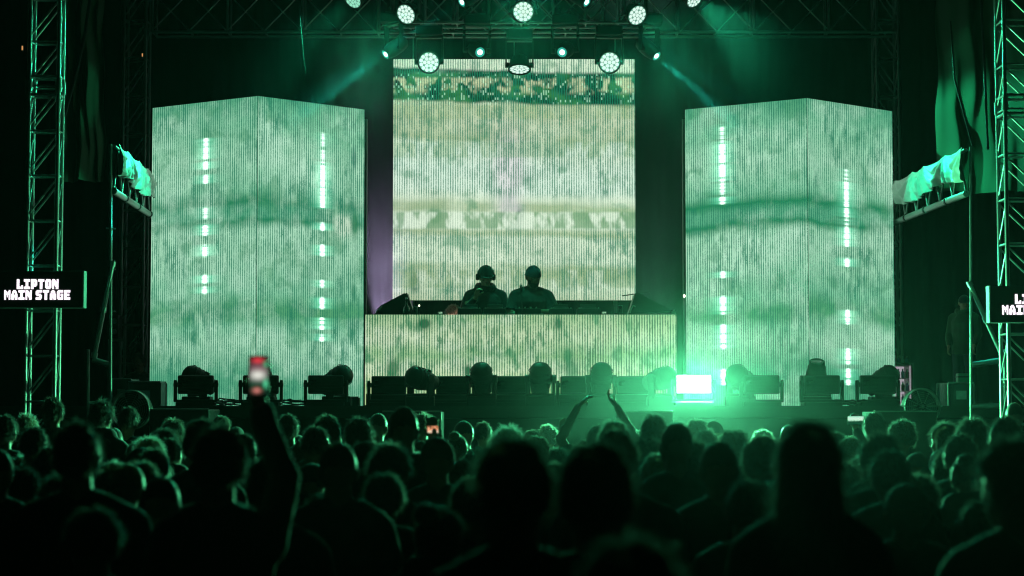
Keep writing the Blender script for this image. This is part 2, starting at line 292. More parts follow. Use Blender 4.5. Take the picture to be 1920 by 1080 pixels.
# ------------------------------------------------------------------ mesh helper
class MB:
    def __init__(s): s.v, s.f, s.smooth = [], [], []
    def add(s, vs, fs, mtx=None, smooth=False):
        b = len(s.v)
        s.v += [tuple(mtx @ Vector(v)) if mtx is not None else tuple(v) for v in vs]
        s.f += [tuple(i + b for i in f) for f in fs]; s.smooth += [smooth] * len(fs); return s
    def box(s, c, d, mtx=None, bev=0.0):
        x, y, z = (q / 2 for q in d)
        if bev <= 0:
            vs = [(c[0] + i * x, c[1] + j * y, c[2] + k * z) for i in (-1, 1) for j in (-1, 1) for k in (-1, 1)]
            fs = [(0, 1, 3, 2), (4, 6, 7, 5), (0, 4, 5, 1), (2, 3, 7, 6), (0, 2, 6, 4), (1, 5, 7, 3)]
            return s.add(vs, fs, mtx)
        bm = bmesh.new(); bmesh.ops.create_cube(bm, size=1.0)
        for v in bm.verts: v.co = Vector((c[0] + v.co.x * d[0], c[1] + v.co.y * d[1], c[2] + v.co.z * d[2]))
        bmesh.ops.bevel(bm, geom=list(bm.edges), offset=bev, segments=2, profile=0.5, affect='EDGES')
        bm.verts.index_update()
        s.add([v.co.copy() for v in bm.verts], [tuple(v.index for v in f.verts) for f in bm.faces], mtx); bm.free(); return s
    def tube(s, p0, p1, r0, r1=None, n=10, cap=True, mtx=None):
        p0, p1 = Vector(p0), Vector(p1); r1 = r0 if r1 is None else r1
        d = (p1 - p0).normalized(); a = d.orthogonal().normalized(); b = d.cross(a)
        vs = []
        for p, r in ((p0, r0), (p1, r1)):
            vs += [p + a * (r * math.cos(2 * math.pi * i / n)) + b * (r * math.sin(2 * math.pi * i / n)) for i in range(n)]
        fs = [(i, (i + 1) % n, n + (i + 1) % n, n + i) for i in range(n)]
        s.add(vs, fs, mtx, True)
        if cap: s.add(vs, [tuple(range(n - 1, -1, -1)), tuple(range(n, 2 * n))], mtx)
        return s
    def lathe(s, prof_, n=24, mtx=None, cap=True):
        vs = []
        for r, z in prof_: vs += [(r * math.cos(2 * math.pi * i / n), r * math.sin(2 * math.pi * i / n), z) for i in range(n)]
        fs = []
        for k in range(len(prof_) - 1):
            fs += [(k * n + i, k * n + (i + 1) % n, (k + 1) * n + (i + 1) % n, (k + 1) * n + i) for i in range(n)]
        s.add(vs, fs, mtx, True)
        if cap:
            s.add(vs, [tuple(range(n - 1, -1, -1)), tuple(range((len(prof_) - 1) * n, len(prof_) * n))], mtx)
        return s
    def ell(s, c, r, mtx=None, n=16, m=10):
        vs = [(c[0], c[1], c[2] - r[2])]; fs = []
        for j in range(1, m):
            a = -math.pi / 2 + math.pi * j / m
            vs += [(c[0] + r[0] * math.cos(a) * math.cos(2 * math.pi * i / n), c[1] + r[1] * math.cos(a) * math.sin(2 * math.pi * i / n), c[2] + r[2] * math.sin(a)) for i in range(n)]
        vs.append((c[0], c[1], c[2] + r[2])); L = len(vs) - 1
        fs += [(0, 1 + (i + 1) % n, 1 + i) for i in range(n)]
        for j in range(m - 2): fs += [(1 + j * n + i, 1 + j * n + (i + 1) % n, 1 + (j + 1) * n + (i + 1) % n, 1 + (j + 1) * n + i) for i in range(n)]
        fs += [(L, 1 + (m - 2) * n + i, 1 + (m - 2) * n + (i + 1) % n) for i in range(n)]
        return s.add(vs, fs, mtx, True)
    def path(s, pts, rad, n=8, mtx=None, closed=False):
        """a closed-ended tube along a polyline, with one radius or one per point"""
        pts = [Vector(p) for p in pts]; k = len(pts); rad = rad if isinstance(rad, (list, tuple)) else [rad] * k
        vs = []; up = None
        for i, p in enumerate(pts):
            if closed: d = (pts[(i + 1) % k] - pts[i - 1]).normalized()
            else: d = (pts[min(i + 1, k - 1)] - pts[max(i - 1, 0)]).normalized()
            a = d.orthogonal().normalized() if up is None else (up - d * up.dot(d)).normalized()
            up = a; b = d.cross(a)
            vs += [p + a * (rad[i] * math.cos(2 * math.pi * j / n)) + b * (rad[i] * math.sin(2 * math.pi * j / n)) for j in range(n)]
        fs = []
        for i in range(k if closed else k - 1):
            i2 = (i + 1) % k
            fs += [(i * n + j, i * n + (j + 1) % n, i2 * n + (j + 1) % n, i2 * n + j) for j in range(n)]
        s.add(vs, fs, mtx, True)
        if not closed: s.add(vs, [tuple(range(n - 1, -1, -1)), tuple(range((k - 1) * n, k * n))], mtx)
        return s
    def ring(s, c, R_, r, axis, n=28, m=6, a0=0.0, a1=2 * math.pi, mtx=None):
        axis = Vector(axis).normalized(); a = axis.orthogonal().normalized(); b = axis.cross(a)
        full = abs(a1 - a0 - 2 * math.pi) < 1e-6; k = n if full else n + 1
        pts = [Vector(c) + a * (R_ * math.cos(a0 + (a1 - a0) * i / n)) + b * (R_ * math.sin(a0 + (a1 - a0) * i / n)) for i in range(k)]
        return s.path(pts, r, m, mtx, closed=full)
    def mesh(s, name, m):
        me = bpy.data.meshes.new(name); me.from_pydata(s.v, [], s.f); me.materials.append(M[m] if isinstance(m, str) else m)
        me.polygons.foreach_set('use_smooth', s.smooth); me.update(); return me
    def build(s, name, m, parent=None, loc=None):
        return obj(name, s.mesh(name, m), parent, loc)
def obj(name, me, parent=None, loc=None, mtx=None):
    o = bpy.data.objects.new(name, me); COL.objects.link(o)
    if parent is not None: o.parent = parent
    if loc is not None: o.location = loc
    if mtx is not None: o.matrix_local = mtx
    return o
def tag(o, label, cat=None, group=None, kind=None):
    if label: o['label'] = label
    if cat: o['category'] = cat
    if group: o['group'] = group
    if kind: o['kind'] = kind
    return o
def thing(name, label, cat, loc=(0, 0, 0), rz=0.0, group=None):
    o = bpy.data.objects.new(name, None); COL.objects.link(o); o.location = loc; o.rotation_euler = (0, 0, rz)
    o.empty_display_size = 0.1
    return tag(o, label, cat, group)
def struct(name, mb, m): return tag(mb.build(name, m), None, kind='structure')
def copy_tree(src, parent=None):
    c = src.copy(); COL.objects.link(c); c.parent = parent
    for ch in list(src.children): copy_tree(ch, c)
    return c
def screen_quad(name, m, a, b, c, d, parent, loc_off=Vector()):
    """a lit display surface, corners bottom-left, bottom-right, top-right, top-left, with UVs"""
    me = bpy.data.meshes.new(name); me.from_pydata([tuple(Vector(p) - loc_off) for p in (a, b, c, d)], [], [(0, 1, 2, 3)])
    me.materials.append(M[m]); uv = me.uv_layers.new(name='UVMap')
    for i, q in enumerate(((0, 0), (1, 0), (1, 1), (0, 1))): uv.data[i].uv = q
    return obj(name, me, parent)
def look(d, up=(0, 0, 1)):
    """rotation taking local +Z to direction d"""
    return Vector(d).normalized().to_track_quat('Z', 'Y').to_matrix().to_4x4()
def lamp(kind, name, loc, d, col, power, parent=None, size=0.05, angle=None, blend=0.3, size_y=None):
    ld = bpy.data.lights.new(name, kind); ld.color = col; ld.energy = power
    if kind == 'SPOT': ld.spot_size = R(angle); ld.spot_blend = blend; ld.shadow_soft_size = size
    elif kind == 'AREA':
        ld.size = size
        if size_y: ld.shape = 'RECTANGLE'; ld.size_y = size_y
    else: ld.shadow_soft_size = size
    o = bpy.data.objects.new(name, ld); COL.objects.link(o)
    q = Vector(d).normalized().to_track_quat('-Z', 'Y')
    if parent is not None:
        o.parent = parent
    o.location = loc; o.rotation_euler = q.to_euler()
    return o

# ================================================================== SETTING
FZ = 1.94                                  # height of the stage floor
struct('ground', MB().box((0, 60, -0.1), (400, 400, 0.2)), 'asphalt')
st = thing('stage', 'black raised concert stage deck with dark skirt in front of the crowd', 'stage', (0, 22.8, 0))
MB().box((0, 4.6, FZ - 0.06), (17.0, 9.2, 0.12)).build('deck', 'stage_deck', st)
sk = MB()
nx = 200
vs = []; fs = []
for i in range(nx + 1):
    x = -8.5 + 17.0 * i / nx; y = -0.02 + 0.02 * math.sin(i * 1.9) * math.sin(i * 0.37)
    vs += [(x, y - 0.03, 0.0), (x, y * 0.4 - 0.01, FZ - 0.13)]
for i in range(nx): fs.append((2 * i, 2 * i + 2, 2 * i + 3, 2 * i + 1))
sk.add(vs, fs, None, True).build('skirt', 'black_cloth', st)
MB().box((0, -0.02, FZ - 0.01), (17.0, 0.03, 0.05)).build('edge_trim', 'black_paint', st)

def pleated(name, label, x0, x1, y, z0, z1, m, amp=0.06, per=0.35, cat='curtain', yfun=None, n=260):
    vs = []; fs = []; rows = 5
    for i in range(n + 1):
        x = x0 + (x1 - x0) * i / n
        for j in range(rows + 1):
            z = z0 + (z1 - z0) * j / rows
            yy = y + amp * math.sin(2 * math.pi * x / per + 0.8 * math.sin(x * 1.3)) * (0.6 + 0.4 * (1 - j / rows))
            vs.append((x, yy, z))
    for i in range(n):
        for j in range(rows):
            a = i * (rows + 1) + j; fs.append((a, a + rows + 1, a + rows + 2, a + 1))
    b = MB().add(vs, fs, None, True); o = b.build(name, m); return tag(o, label, cat)
pleated('backdrop_curtain', 'wide black pleated curtain hanging behind the three screens', -9.5, 9.5, 30.6, FZ, 12.0, 'black_cloth')

# ------------------------------------------------------------------ trusses
UNIT = MB().tube((0, 0, 0), (0, 0, 1), 1.0, n=10).mesh('tube', 'aluminium')
def rod(name, a, b, r, parent, m=None):
    a, b = Vector(a), Vector(b); d = b - a
    mt = Matrix.Translation(a) @ d.to_track_quat('Z', 'Y').to_matrix().to_4x4() @ Matrix.Diagonal((r, r, d.length, 1))
    me = UNIT if m is None else UNITS.setdefault(m, MB().tube((0, 0, 0), (0, 0, 1), 1.0, n=10).mesh('tube', m))
    return obj(name, me, parent, mtx=mt)
UNITS = {}
def tower(label, xa, xb, Y, depth, z0, z1, bay, joints=(), r=0.024, phase=0.0, group=None, flip=1, inner=0.0):
    w = xb - xa
    t = thing('truss_tower', label, 'truss tower', ((xa + xb) / 2, Y + depth / 2, z0), 0, group)
    H = z1 - z0; hw, hd = w / 2, depth / 2
    cs = [(-hw, -hd), (hw, -hd), (hw, hd), (-hw, hd)]
    for c in cs: rod('chord', (c[0], c[1], 0), (c[0], c[1], H), r, t)
    n = int(H / bay); k0 = phase
    for f in range(4):
        a, b = cs[f], cs[(f + 1) % 4]
        for k in range(n):
            za, zb = k0 + k * bay, k0 + (k + 1) * bay
            if zb > H: break
            if zb < 1.3 - z0 + 0.2: continue
            p, q = (a, b) if flip > 0 else (b, a)
            if f in (0, 1): rod('diagonal_brace', (p[0], p[1], za + 0.03), (q[0], q[1], zb - 0.05), r * 0.42, t)
            else: rod('diagonal_brace', (q[0], q[1], za + 0.03), (p[0], p[1], zb - 0.05), r * 0.42, t)
            rod('cross_tube', (a[0], a[1], zb - 0.02), (b[0], b[1], zb - 0.02), r * 0.45, t)
    for zj in joints:
        for c in cs: rod('joint_sleeve', (c[0], c[1], zj - z0 - 0.07), (c[0], c[1], zj - z0 + 0.07), r * 1.5, t)
        for dz in (-0.1, 0.1):
            b = MB()
            for f in range(4):
                a_, b_ = cs[f], cs[(f + 1) % 4]; b.tube((a_[0], a_[1], zj - z0 + dz), (b_[0], b_[1], zj - z0 + dz), r * 0.7, n=8)
            b.build('joint_frame', 'aluminium', t)
    MB().box((0, 0, 0.01), (w + 0.35, depth + 0.35, 0.02)).build('base_plate', 'galvanised', t)
    return t
zl = lambda y, Y: P(960, y, Y).z
YA = 21.5
ta = tower('tall silver lattice tower at the far left, behind the lit sign', P(50, 500, YA).x, P(105, 500, YA).x, YA, 0.2, 0.0, 8.0, 0.49, joints=[zl(160, YA)], phase=0.06, group='front lattice towers')
tb = tower('tall silver lattice tower at the right edge, behind the cropped sign', P(1889, 500, YA).x, P(1889, 500, YA).x + 0.42, YA, 0.34, 0.0, 8.0, 0.49, joints=[zl(195, YA)], phase=0.3, group='front lattice towers', flip=-1)
YB = 27.4
tc_ = tower('dim rear lattice tower between left sign tower and left screen column', P(231, 200, YB).x, P(272, 200, YB).x, YB, 0.3, FZ, 8.6, 0.53, phase=0.1, group='rear lattice towers')
td_ = tower('dim rear lattice tower rising behind right edge of the right screen column', P(1645, 200, YB).x, P(1686, 200, YB).x, YB, 0.3, FZ, 8.6, 0.53, phase=0.1, group='rear lattice towers', flip=-1)

def hbeam(label, x0, x1, Y, depth, zb, h, bay, mirror=True, group=None, r=0.022, vert=2):
    t = thing('truss_beam', label, 'truss', ((x0 + x1) / 2, Y + depth / 2, zb), 0, group); L = (x1 - x0) / 2
    for (yy, zz) in ((-depth / 2, 0), (depth / 2, 0), (-depth / 2, h), (depth / 2, h)):
        rod('chord', (-L, yy, zz), (L, yy, zz), r, t)
    n = int(2 * L / bay)
    for k in range(n):
        a = -L + k * bay; b = a + bay; mid = (a + b) / 2
        up = (mid < 0) if mirror else (k % 2 == 0)
        za, zb_ = (0.02, h) if up else (h, 0.02)
        rod('diagonal_brace', (a, -depth / 2, za), (b, -depth / 2, zb_), r * 0.42, t)
        rod('diagonal_brace', (b, depth / 2, za), (a, depth / 2, zb_), r * 0.42, t)
        if k % vert == 0:
            for yy in (-depth / 2, depth / 2): rod('upright', (a, yy, 0), (a, yy, h), r * 0.8, t)
        rod('cross_tube', (a, -depth / 2, 0), (a, depth / 2, 0), r * 0.4, t)
    return t
zt = zl(60, 27.0)
hbeam('long horizontal lattice truss across the top, above the screens', P(285, 60, 27).x, P(1680, 60, 27).x, 27.0, 0.34, zt, 0.56, 0.515)
hbeam('short lighting truss in the middle carrying the bright round lamps', P(735, 40, 25.6).x, P(1228, 40, 25.6).x, 25.6, 0.3, zl(42, 25.6), 0.45, 0.42, vert=1)
MB_ = None

# ------------------------------------------------------------------ LED screens
def column_screen(label, xl, xc, xr, ytl, yc, ytr, Yc, bottom, mats):
    Yl = Yc * (HOR - yc) / (HOR - ytl); Yr = Yc * (HOR - yc) / (HOR - ytr)
    A, C, B = P(xl, ytl, Yl), P(xc, yc, Yc), P(xr, ytr, Yr)
    H = C.z
    t = thing('led_column', label, 'led screen', (C.x, C.y, FZ))
    off = Vector((C.x, C.y, FZ)); z1 = H; z0 = bottom
    dn = lambda p, z: Vector((p.x, p.y, z))
    for (p, q, mname) in ((A, C, mats[0]), (C, B, mats[1])):
        d = (q - p); d.z = 0; nrm = Vector((d.y, -d.x, 0)).normalized(); u = d.normalized()
        g = 0.004
        screen_quad('screen', mname, dn(p, z0) + u * g, dn(q, z0) - u * g, dn(q, z1) - u * g, dn(p, z1) + u * g, t, off)
        b = MB(); th = 0.09
        back = [v - nrm * 0.004 - off for v in (dn(p, z0 - 0.01), dn(q, z0 - 0.01), dn(q, z1 + 0.008), dn(p, z1 + 0.008))]
        bb = [v - nrm * th for v in back]
        b.add(back + bb, [(0, 1, 2, 3), (7, 6, 5, 4), (0, 4, 5, 1), (1, 5, 6, 2), (2, 6, 7, 3), (3, 7, 4, 0)]).build('cabinet_wall', 'black_paint', t)
    for p in (A, B, C):
        q = dn(p, FZ) - off; q.y += 0.16
        rod('support_post', q, q + Vector((0, 0, z1 - FZ - 0.1)), 0.025, t)
    return t
YC = 24.7
zb0 = FZ + 0.02
column_screen('folded tall screen column on the left showing pale green stripes', 286, 484, 684, 203, 180, 206, YC, zb0, ('led_left_a', 'led_left_b'))
column_screen('folded tall screen column on the right beside the lit strobe panel', 1284, 1513, 1673, 206, 184, 209, YC, zb0, ('led_right_a', 'led_right_b'))
YS = 28.3
t = thing('led_wall', 'square screen hanging behind the two performers, olive and mint stripes', 'led screen', (0, YS, FZ))
a, b_, c_, d_ = P(737, 563, YS), P(1191, 563, YS), P(1191, 111, YS), P(737, 111, YS)
for q in (b_, a): q.x = b_.x if q is b_ else a.x
off = Vector((0, YS, FZ)); a.x = d_.x = P(737, 340, YS).x; b_.x = c_.x = P(1191, 340, YS).x
screen_quad('screen', 'led_center', a, b_, c_, d_, t, off)
ctr = (a + c_) / 2 - off
MB().box((ctr.x, 0.06, ctr.z), ((b_.x - a.x), 0.11, c_.z - a.z)).build('cabinet_wall', 'black_paint', t)
for fx in (0.08, 0.5, 0.92):
    x = a.x + (b_.x - a.x) * fx
    rod('support_post', (x, 0.22, 0), (x, 0.22, c_.z - FZ - 0.2), 0.03, t)
    rod('hanger', (x, 0.1, c_.z - FZ), (x, 0.1, 8.6 - FZ - 1.2), 0.006, t)

# ------------------------------------------------------------------ booth
YD = 25.0
bl, br = P(685, 590, YD), P(1268, 590, YD); ztop = bl.z
booth = thing('dj_booth', 'wide performer booth with a striped yellow green screen front', 'booth', ((bl.x + br.x) / 2, YD, FZ))
off = Vector(booth.location); bw = br.x - bl.x; bh = ztop - FZ
screen_quad('screen', 'led_booth', Vector((-bw / 2, 0, 0.03)), Vector((bw / 2, 0, 0.03)), Vector((bw / 2, 0, bh)), Vector((-bw / 2, 0, bh)), booth)
MB().box((0, 0.05, bh / 2 + 0.005), (bw + 0.01, 0.09, bh - 0.01)).build('cabinet_wall', 'black_paint', booth)
MB().box((0, 0.56, bh - 0.03), (bw, 0.9, 0.05)).build('table_top', 'black_paint', booth)
for sx in (-1, 1):
    for yy in (0.2, 0.95): MB().box((sx * (bw / 2 - 0.06), yy, (bh - 0.06) / 2), (0.05, 0.05, bh - 0.06)).build('leg', 'black_paint', booth)
TT = ztop - 0.004          # table surface height
def at_table(px, Y): p = P(px, 590, Y); return Vector((p.x, Y, TT))
# wedge monitors
def wedge(label, pts, Y, w):
    """a stage monitor standing on its slanted side; outline in px"""
    q = [P(x, y, Y) for x, y in pts]; c = Vector((sum(v.x for v in q) / len(q), Y, TT))
    t = thing('monitor_speaker', label, 'speaker', c, 0, 'monitor speakers on the booth')
    vs = [Vector((v.x - c.x, 0, max(v.z, TT) - TT + 0.001)) for v in q] + [Vector((v.x - c.x, w, max(v.z, TT) - TT + 0.001)) for v in q]; n = len(q)
    fs = [tuple(range(n)), tuple(range(2 * n - 1, n - 1, -1))] + [(i, n + i, n + (i + 1) % n, (i + 1) % n) for i in range(n)]
    MB().add(vs, fs).build('cabinet', 'black_paint', t)
    g = MB(); a, b2 = vs[1], vs[2]; m_ = (a + b2) / 2
    d = (b2 - a).normalized(); nn = Vector((-d.z, 0, d.x)); nn = nn if nn.dot(m_ - (vs[0] + vs[3]) / 2) > 0 else -nn
    mt = Matrix.Translation(m_ + Vector((0, w / 2, 0)) + nn * 0.004) @ look(nn)
    L = (b2 - a).length
    g.box((0, 0, 0.004), (w * 0.9 if abs(nn.z) > 2 else L * 0.9, w * 0.86, 0.012), mt).build('grille', 'black_plastic', t)
    h = MB(); h.path([vs[0] + Vector((0.02, -0.006, 0.02)), vs[0] + Vector((0.03, -0.035, 0.05)), vs[1] + Vector((0.02, -0.035, -0.02)) if (vs[1] - vs[0]).length < 0.2 else vs[0] + Vector((0.06, -0.035, 0.11)), vs[0] + Vector((0.09, -0.006, 0.1))], 0.008, 8)
    h.build('handle', 'galvanised', t)
    return t
wedge('black wedge monitor at left end of the booth, beside the tall bottle', [(703, 589.5), (708, 578), (763, 549), (777, 589.5)], 25.25, 0.42)
wedge('black wedge monitor at right end of the booth top', [(1178, 589.5), (1191, 551), (1198, 550), (1262, 583)], 25.25, 0.42)
# bottle, cans, glasses
def lathe_thing(name, label, cat, px, Y, prof_, m, extra=None, group=None):
    p = at_table(px, Y); t = thing(name, label, cat, p, 0, group)
    MB().lathe(prof_, 20).build('body', m, t)
    if extra: extra(t)
    return t
lathe_thing('bottle', 'tall clear long-necked bottle in front of left wedge monitor', 'bottle', 762, 25.12,
            [(0.0, 0), (0.045, 0.002), (0.047, 0.06), (0.044, 0.09), (0.02, 0.125), (0.013, 0.15), (0.012, 0.205), (0.014, 0.208), (0.014, 0.225), (0.0, 0.226)], 'glass_dark',
            lambda t: MB().lathe([(0.0152, 0.205), (0.0155, 0.228), (0.0, 0.2285)], 16).build('cap', 'knob', t))
lathe_thing('can', 'short dark drink can beside left wedge monitor', 'can', 779, 25.15, [(0.0, 0), (0.026, 0.001), (0.03, 0.01), (0.03, 0.1), (0.024, 0.112), (0.0, 0.112)], 'can_dark',
            lambda t: MB().ring((0, 0, 0.112), 0.024, 0.002, (0, 0, 1), 18).build('rim', 'knob', t))
lathe_thing('can', 'dark tall drink can left of the right wedge monitor', 'can', 1163, 25.15, [(0.0, 0), (0.026, 0.001), (0.03, 0.01), (0.03, 0.115), (0.024, 0.125), (0.0, 0.125)], 'can_dark',
            lambda t: MB().ring((0, 0, 0.125), 0.024, 0.002, (0, 0, 1), 18).build('rim', 'knob', t))
mg = bpy.data.materials.new('clear_glass'); mg.use_nodes = True
bb = mg.node_tree.nodes['Principled BSDF']; bb.inputs['Base Color'].default_value = (0.8, 1, 0.9, 1); bb.inputs['Roughness'].default_value = 0.05
bb.inputs['Transmission Weight'].default_value = 0.9; M['clear_glass'] = mg
for px, lb in ((826, 'low clear drinking glass beside the crouching man'), (1133, 'low clear drinking glass alone on the right half of the booth')):
    lathe_thing('glass', lb, 'glass', px, 25.12, [(0.0, 0), (0.028, 0.001), (0.037, 0.045), (0.039, 0.045), (0.0395, 0.042), (0.030, 0.0)], 'clear_glass')
# dj gear
def player(label, px, Y, rz):
    t = thing('media_player', label, 'dj player', at_table(px, Y), rz, 'media players on the booth')
    MB().box((0, 0.2, 0.05), (0.30, 0.38, 0.1), bev=0.008).build('housing', 'black_plastic', t)
    MB().lathe([(0.1, 0), (0.103, 0.01), (0.095, 0.022), (0.0, 0.022)], 28, Matrix.Translation((0, 0.15, 0.1))).build('jog_wheel', 'black_plastic', t)
    o = MB().box((0, 0.33, 0.13), (0.2, 0.02, 0.075), Matrix.Rotation(R(0), 4, 'X'), bev=0.003).build('display_hood', 'black_plastic', t)
    k = MB()
    for i in range(2): MB().lathe([(0.012, 0), (0.012, 0.01), (0.0, 0.01)], 12, Matrix.Translation((-0.12, 0.04 + 0.05 * i, 0.1))).build('button', 'led_teal' if i else 'knob', t)
    MB().box((0.13, 0.12, 0.105), (0.012, 0.03, 0.02)).build('pitch_slider', 'knob', t)
    return t
for px, lb in ((880, 'first player deck from the left on the booth'), (928, 'second player deck, under the hooded performer'), (1052, 'third player deck, right of the mixer'), (1104, 'rightmost player deck on the booth')):
    player(lb, px, 25.3, 0)
mx = thing('dj_mixer', 'black mixer with rows of small knobs between the player decks', 'mixer', at_table(990, 25.3))
MB().box((0, 0.2, 0.05), (0.33, 0.38, 0.1), bev=0.006).build('housing', 'black_plastic', mx)
for i in range(4):
    for j in range(4): MB().lathe([(0.009, 0), (0.008, 0.022), (0.0, 0.022)], 10, Matrix.Translation((-0.11 + i * 0.073, 0.12 + j * 0.06, 0.1))).build('knob', 'knob', mx)
    MB().box((-0.11 + i * 0.073, 0.05, 0.11), (0.014, 0.02, 0.022)).build('fader', 'knob', mx)
ms = thing('gooseneck_microphone', 'thin gooseneck microphone standing in front of the bearded performer', 'microphone', at_table(978, 25.2))
MB().lathe([(0.05, 0), (0.05, 0.015), (0.01, 0.02), (0.0, 0.02)], 20).build('base', 'black_plastic', ms)
MB().path([(0, 0, 0.02), (0.005, 0, 0.1), (0.0, 0.01, 0.2), (-0.012, 0.03, 0.3), (-0.01, 0.03, 0.36)], 0.005, 8).build('gooseneck', 'black_plastic', ms)
MB().ell((-0.008, 0.03, 0.375), (0.018, 0.018, 0.026)).build('mic_head', 'knob', ms)
cb = MB(); 
for k in range(5):
    x0 = 0.1 + k * 0.38; pts = [(x0 + 0.08 * i - 0.7, rnd.uniform(0.02, 0.1), 0.006 + 0.02 * abs(math.sin(i * 1.3 + k))) for i in range(9)]
    o = MB().path(pts, 0.004, 6).build('cable', 'black_plastic', None, at_table(960, 25.0) + Vector((0, 0.04, 0)))
    tag(o, ['thin black cable under the leftmost player deck', 'thin black cable before the hooded performer', 'thin black cable beneath the mixer', 'thin black cable right of the mixer', 'thin black cable near the rightmost deck'][k], 'cable', 'cables on the booth top')
# lamp head on right end of booth
rc = thing('drink_cup', 'crumpled pale cup at the right corner of the booth', 'cup', at_table(1262, 25.2))
MB().lathe([(0.0, 0), (0.03, 0.001), (0.04, 0.05), (0.042, 0.05)], 16, Matrix.Translation((0, 0, 0.03)) @ Matrix.Rotation(R(70), 4, 'Y') @ Matrix.Translation((0, 0, -0.02))).build('cup_wall', 'white_plastic', rc)

def box_thing(name, label, cat, x0, y0, x1, y1, Y, depth, m, floor=None, bev=0.01, extra=None, group=None):
    a, b = P(x0, y1, Y), P(x1, y0, Y); z0 = a.z if floor is None else floor
    t = thing(name, label, cat, ((a.x + b.x) / 2, Y + depth / 2, z0), 0, group); w, h = b.x - a.x, b.z - z0
    MB().box((0, 0, h / 2), (w, depth, h), bev=bev).build('cabinet', m, t)
    if extra: extra(t, w, depth, h)
    return t
# ================================================================== FLOOR FIXTURES
HEAD_PROF = [(0.0, -0.2), (0.05, -0.196), (0.09, -0.178), (0.118, -0.14), (0.130, -0.07), (0.130, 0.03), (0.118, 0.10), (0.112, 0.105), (0.108, 0.17), (0.098, 0.175), (0.092, 0.235), (0.084, 0.24), (0.082, 0.225), (0.0, 0.222)]
def head_mesh(lens):
    b = MB().lathe(HEAD_PROF, 28, cap=False)
    for z in (-0.12, -0.06, 0.0): b.lathe([(0.131, z), (0.136, z + 0.006), (0.136, z + 0.016), (0.131, z + 0.022)], 28, cap=False)
    for a in (0.6, 2.2, 3.9, 5.4): b.box((0.129 * math.cos(a), 0.129 * math.sin(a), 0.05), (0.03, 0.03, 0.06), bev=0.004)
    return b
ME = {}
ME['spot_head'] = head_mesh('x').mesh('head', 'black_plastic')
ME['spot_base'] = MB().box((0, 0, 0.065), (0.34, 0.27, 0.13), bev=0.015).box((0, -0.137, 0.07), (0.12, 0.006, 0.05)).mesh('base', 'black_plastic')
yk = MB()
for s in (-1, 1):
    yk.box((s * 0.158, 0, 0.235), (0.035, 0.10, 0.27), bev=0.012).tube((s * 0.13, 0, 0.33), (s * 0.185, 0, 0.33), 0.052, n=18)
yk.box((0, 0, 0.148), (0.33, 0.12, 0.03), bev=0.01)
ME['spot_yoke'] = yk.mesh('yoke', 'black_plastic')
ME['spot_lens'] = MB().ell((0, 0, 0.225), (0.078, 0.078, 0.014)).mesh('lens', 'glass_dark')
def moving_head(label, px, Y, d, zbase=None, k=1.0, group='moving head lights standing along the stage edge'):
    p = P(px, 760, Y); t = thing('moving_head_light', label, 'stage light', (p.x, Y, FZ if zbase is None else zbase), 0, group); t.scale = (k, k, k)
    pan = math.atan2(-d[0], d[1]) if math.hypot(d[0], d[1]) > 0.1 else 0.0
    if abs(pan) > math.pi / 2: pan += math.pi
    obj('base', ME['spot_base'], t); y = obj('yoke', ME['spot_yoke'], t); y.rotation_euler = (0, 0, pan)
    h = obj('head', ME['spot_head'], t, mtx=Matrix.Translation((0, 0, 0.335)) @ look(d))
    obj('lens', ME['spot_lens'], h)
    return t
pm = MB().box((0, 0, 0), (0.415, 0.11, 0.22), bev=0.016)
for i in range(9): pm.box((-0.17 + i * 0.0425, 0.062, 0), (0.006, 0.03, 0.18))
ME['panel'] = pm.mesh('panel_housing', 'black_plastic')
fc = MB().box((0, -0.0585, 0), (0.375, 0.006, 0.18))
for j in range(5): fc.tube((-0.185, -0.064, -0.075 + j * 0.0375), (0.185, -0.064, -0.075 + j * 0.0375), 0.006, n=8)
ME['panel_face'] = fc.mesh('lamp_face', 'glass_dark')
ME['panel_face_lit'] = MB().box((0, -0.0585, 0), (0.39, 0.006, 0.2)).mesh('lamp_face', 'strobe_lit')
ya = MB()
for s in (-1, 1): ya.box((s * 0.24, 0, 0.19), (0.035, 0.09, 0.26), bev=0.012).tube((s * 0.205, 0, 0.265), (s * 0.262, 0, 0.265), 0.028, n=14)
ya.box((0, 0, 0.075), (0.51, 0.1, 0.03), bev=0.008)
ME['panel_yoke'] = ya.mesh('yoke', 'black_plastic')
ME['panel_base'] = MB().box((0, 0, 0.032), (0.44, 0.25, 0.062), bev=0.01).box((0.16, -0.128, 0.03), (0.06, 0.004, 0.03)).mesh('base', 'black_plastic')
def strobe(label, px, Y, lit=False, tilt=0.0):
    p = P(px, 760, Y); t = thing('strobe_panel', label, 'stage light', (p.x, Y, FZ), 0, 'rectangular strobe panels along the stage edge')
    obj('base', ME['panel_base'], t); obj('yoke', ME['panel_yoke'], t)
    h = obj('panel_housing', ME['panel'], t, mtx=Matrix.Translation((0, 0, 0.265)) @ Matrix.Rotation(tilt, 4, 'X'))
    obj('lamp_face', ME['panel_face_lit' if lit else 'panel_face'], h)
    if lit: lamp('AREA', 'strobe_lamp', (0, -0.075, 0), (0, -1, 0), (0.12, 1.0, 0.40), STROBE_W, h, size=0.38, size_y=0.2)
    return t
STROBE_W = 1500.0
YF = 23.4; YR = 23.95
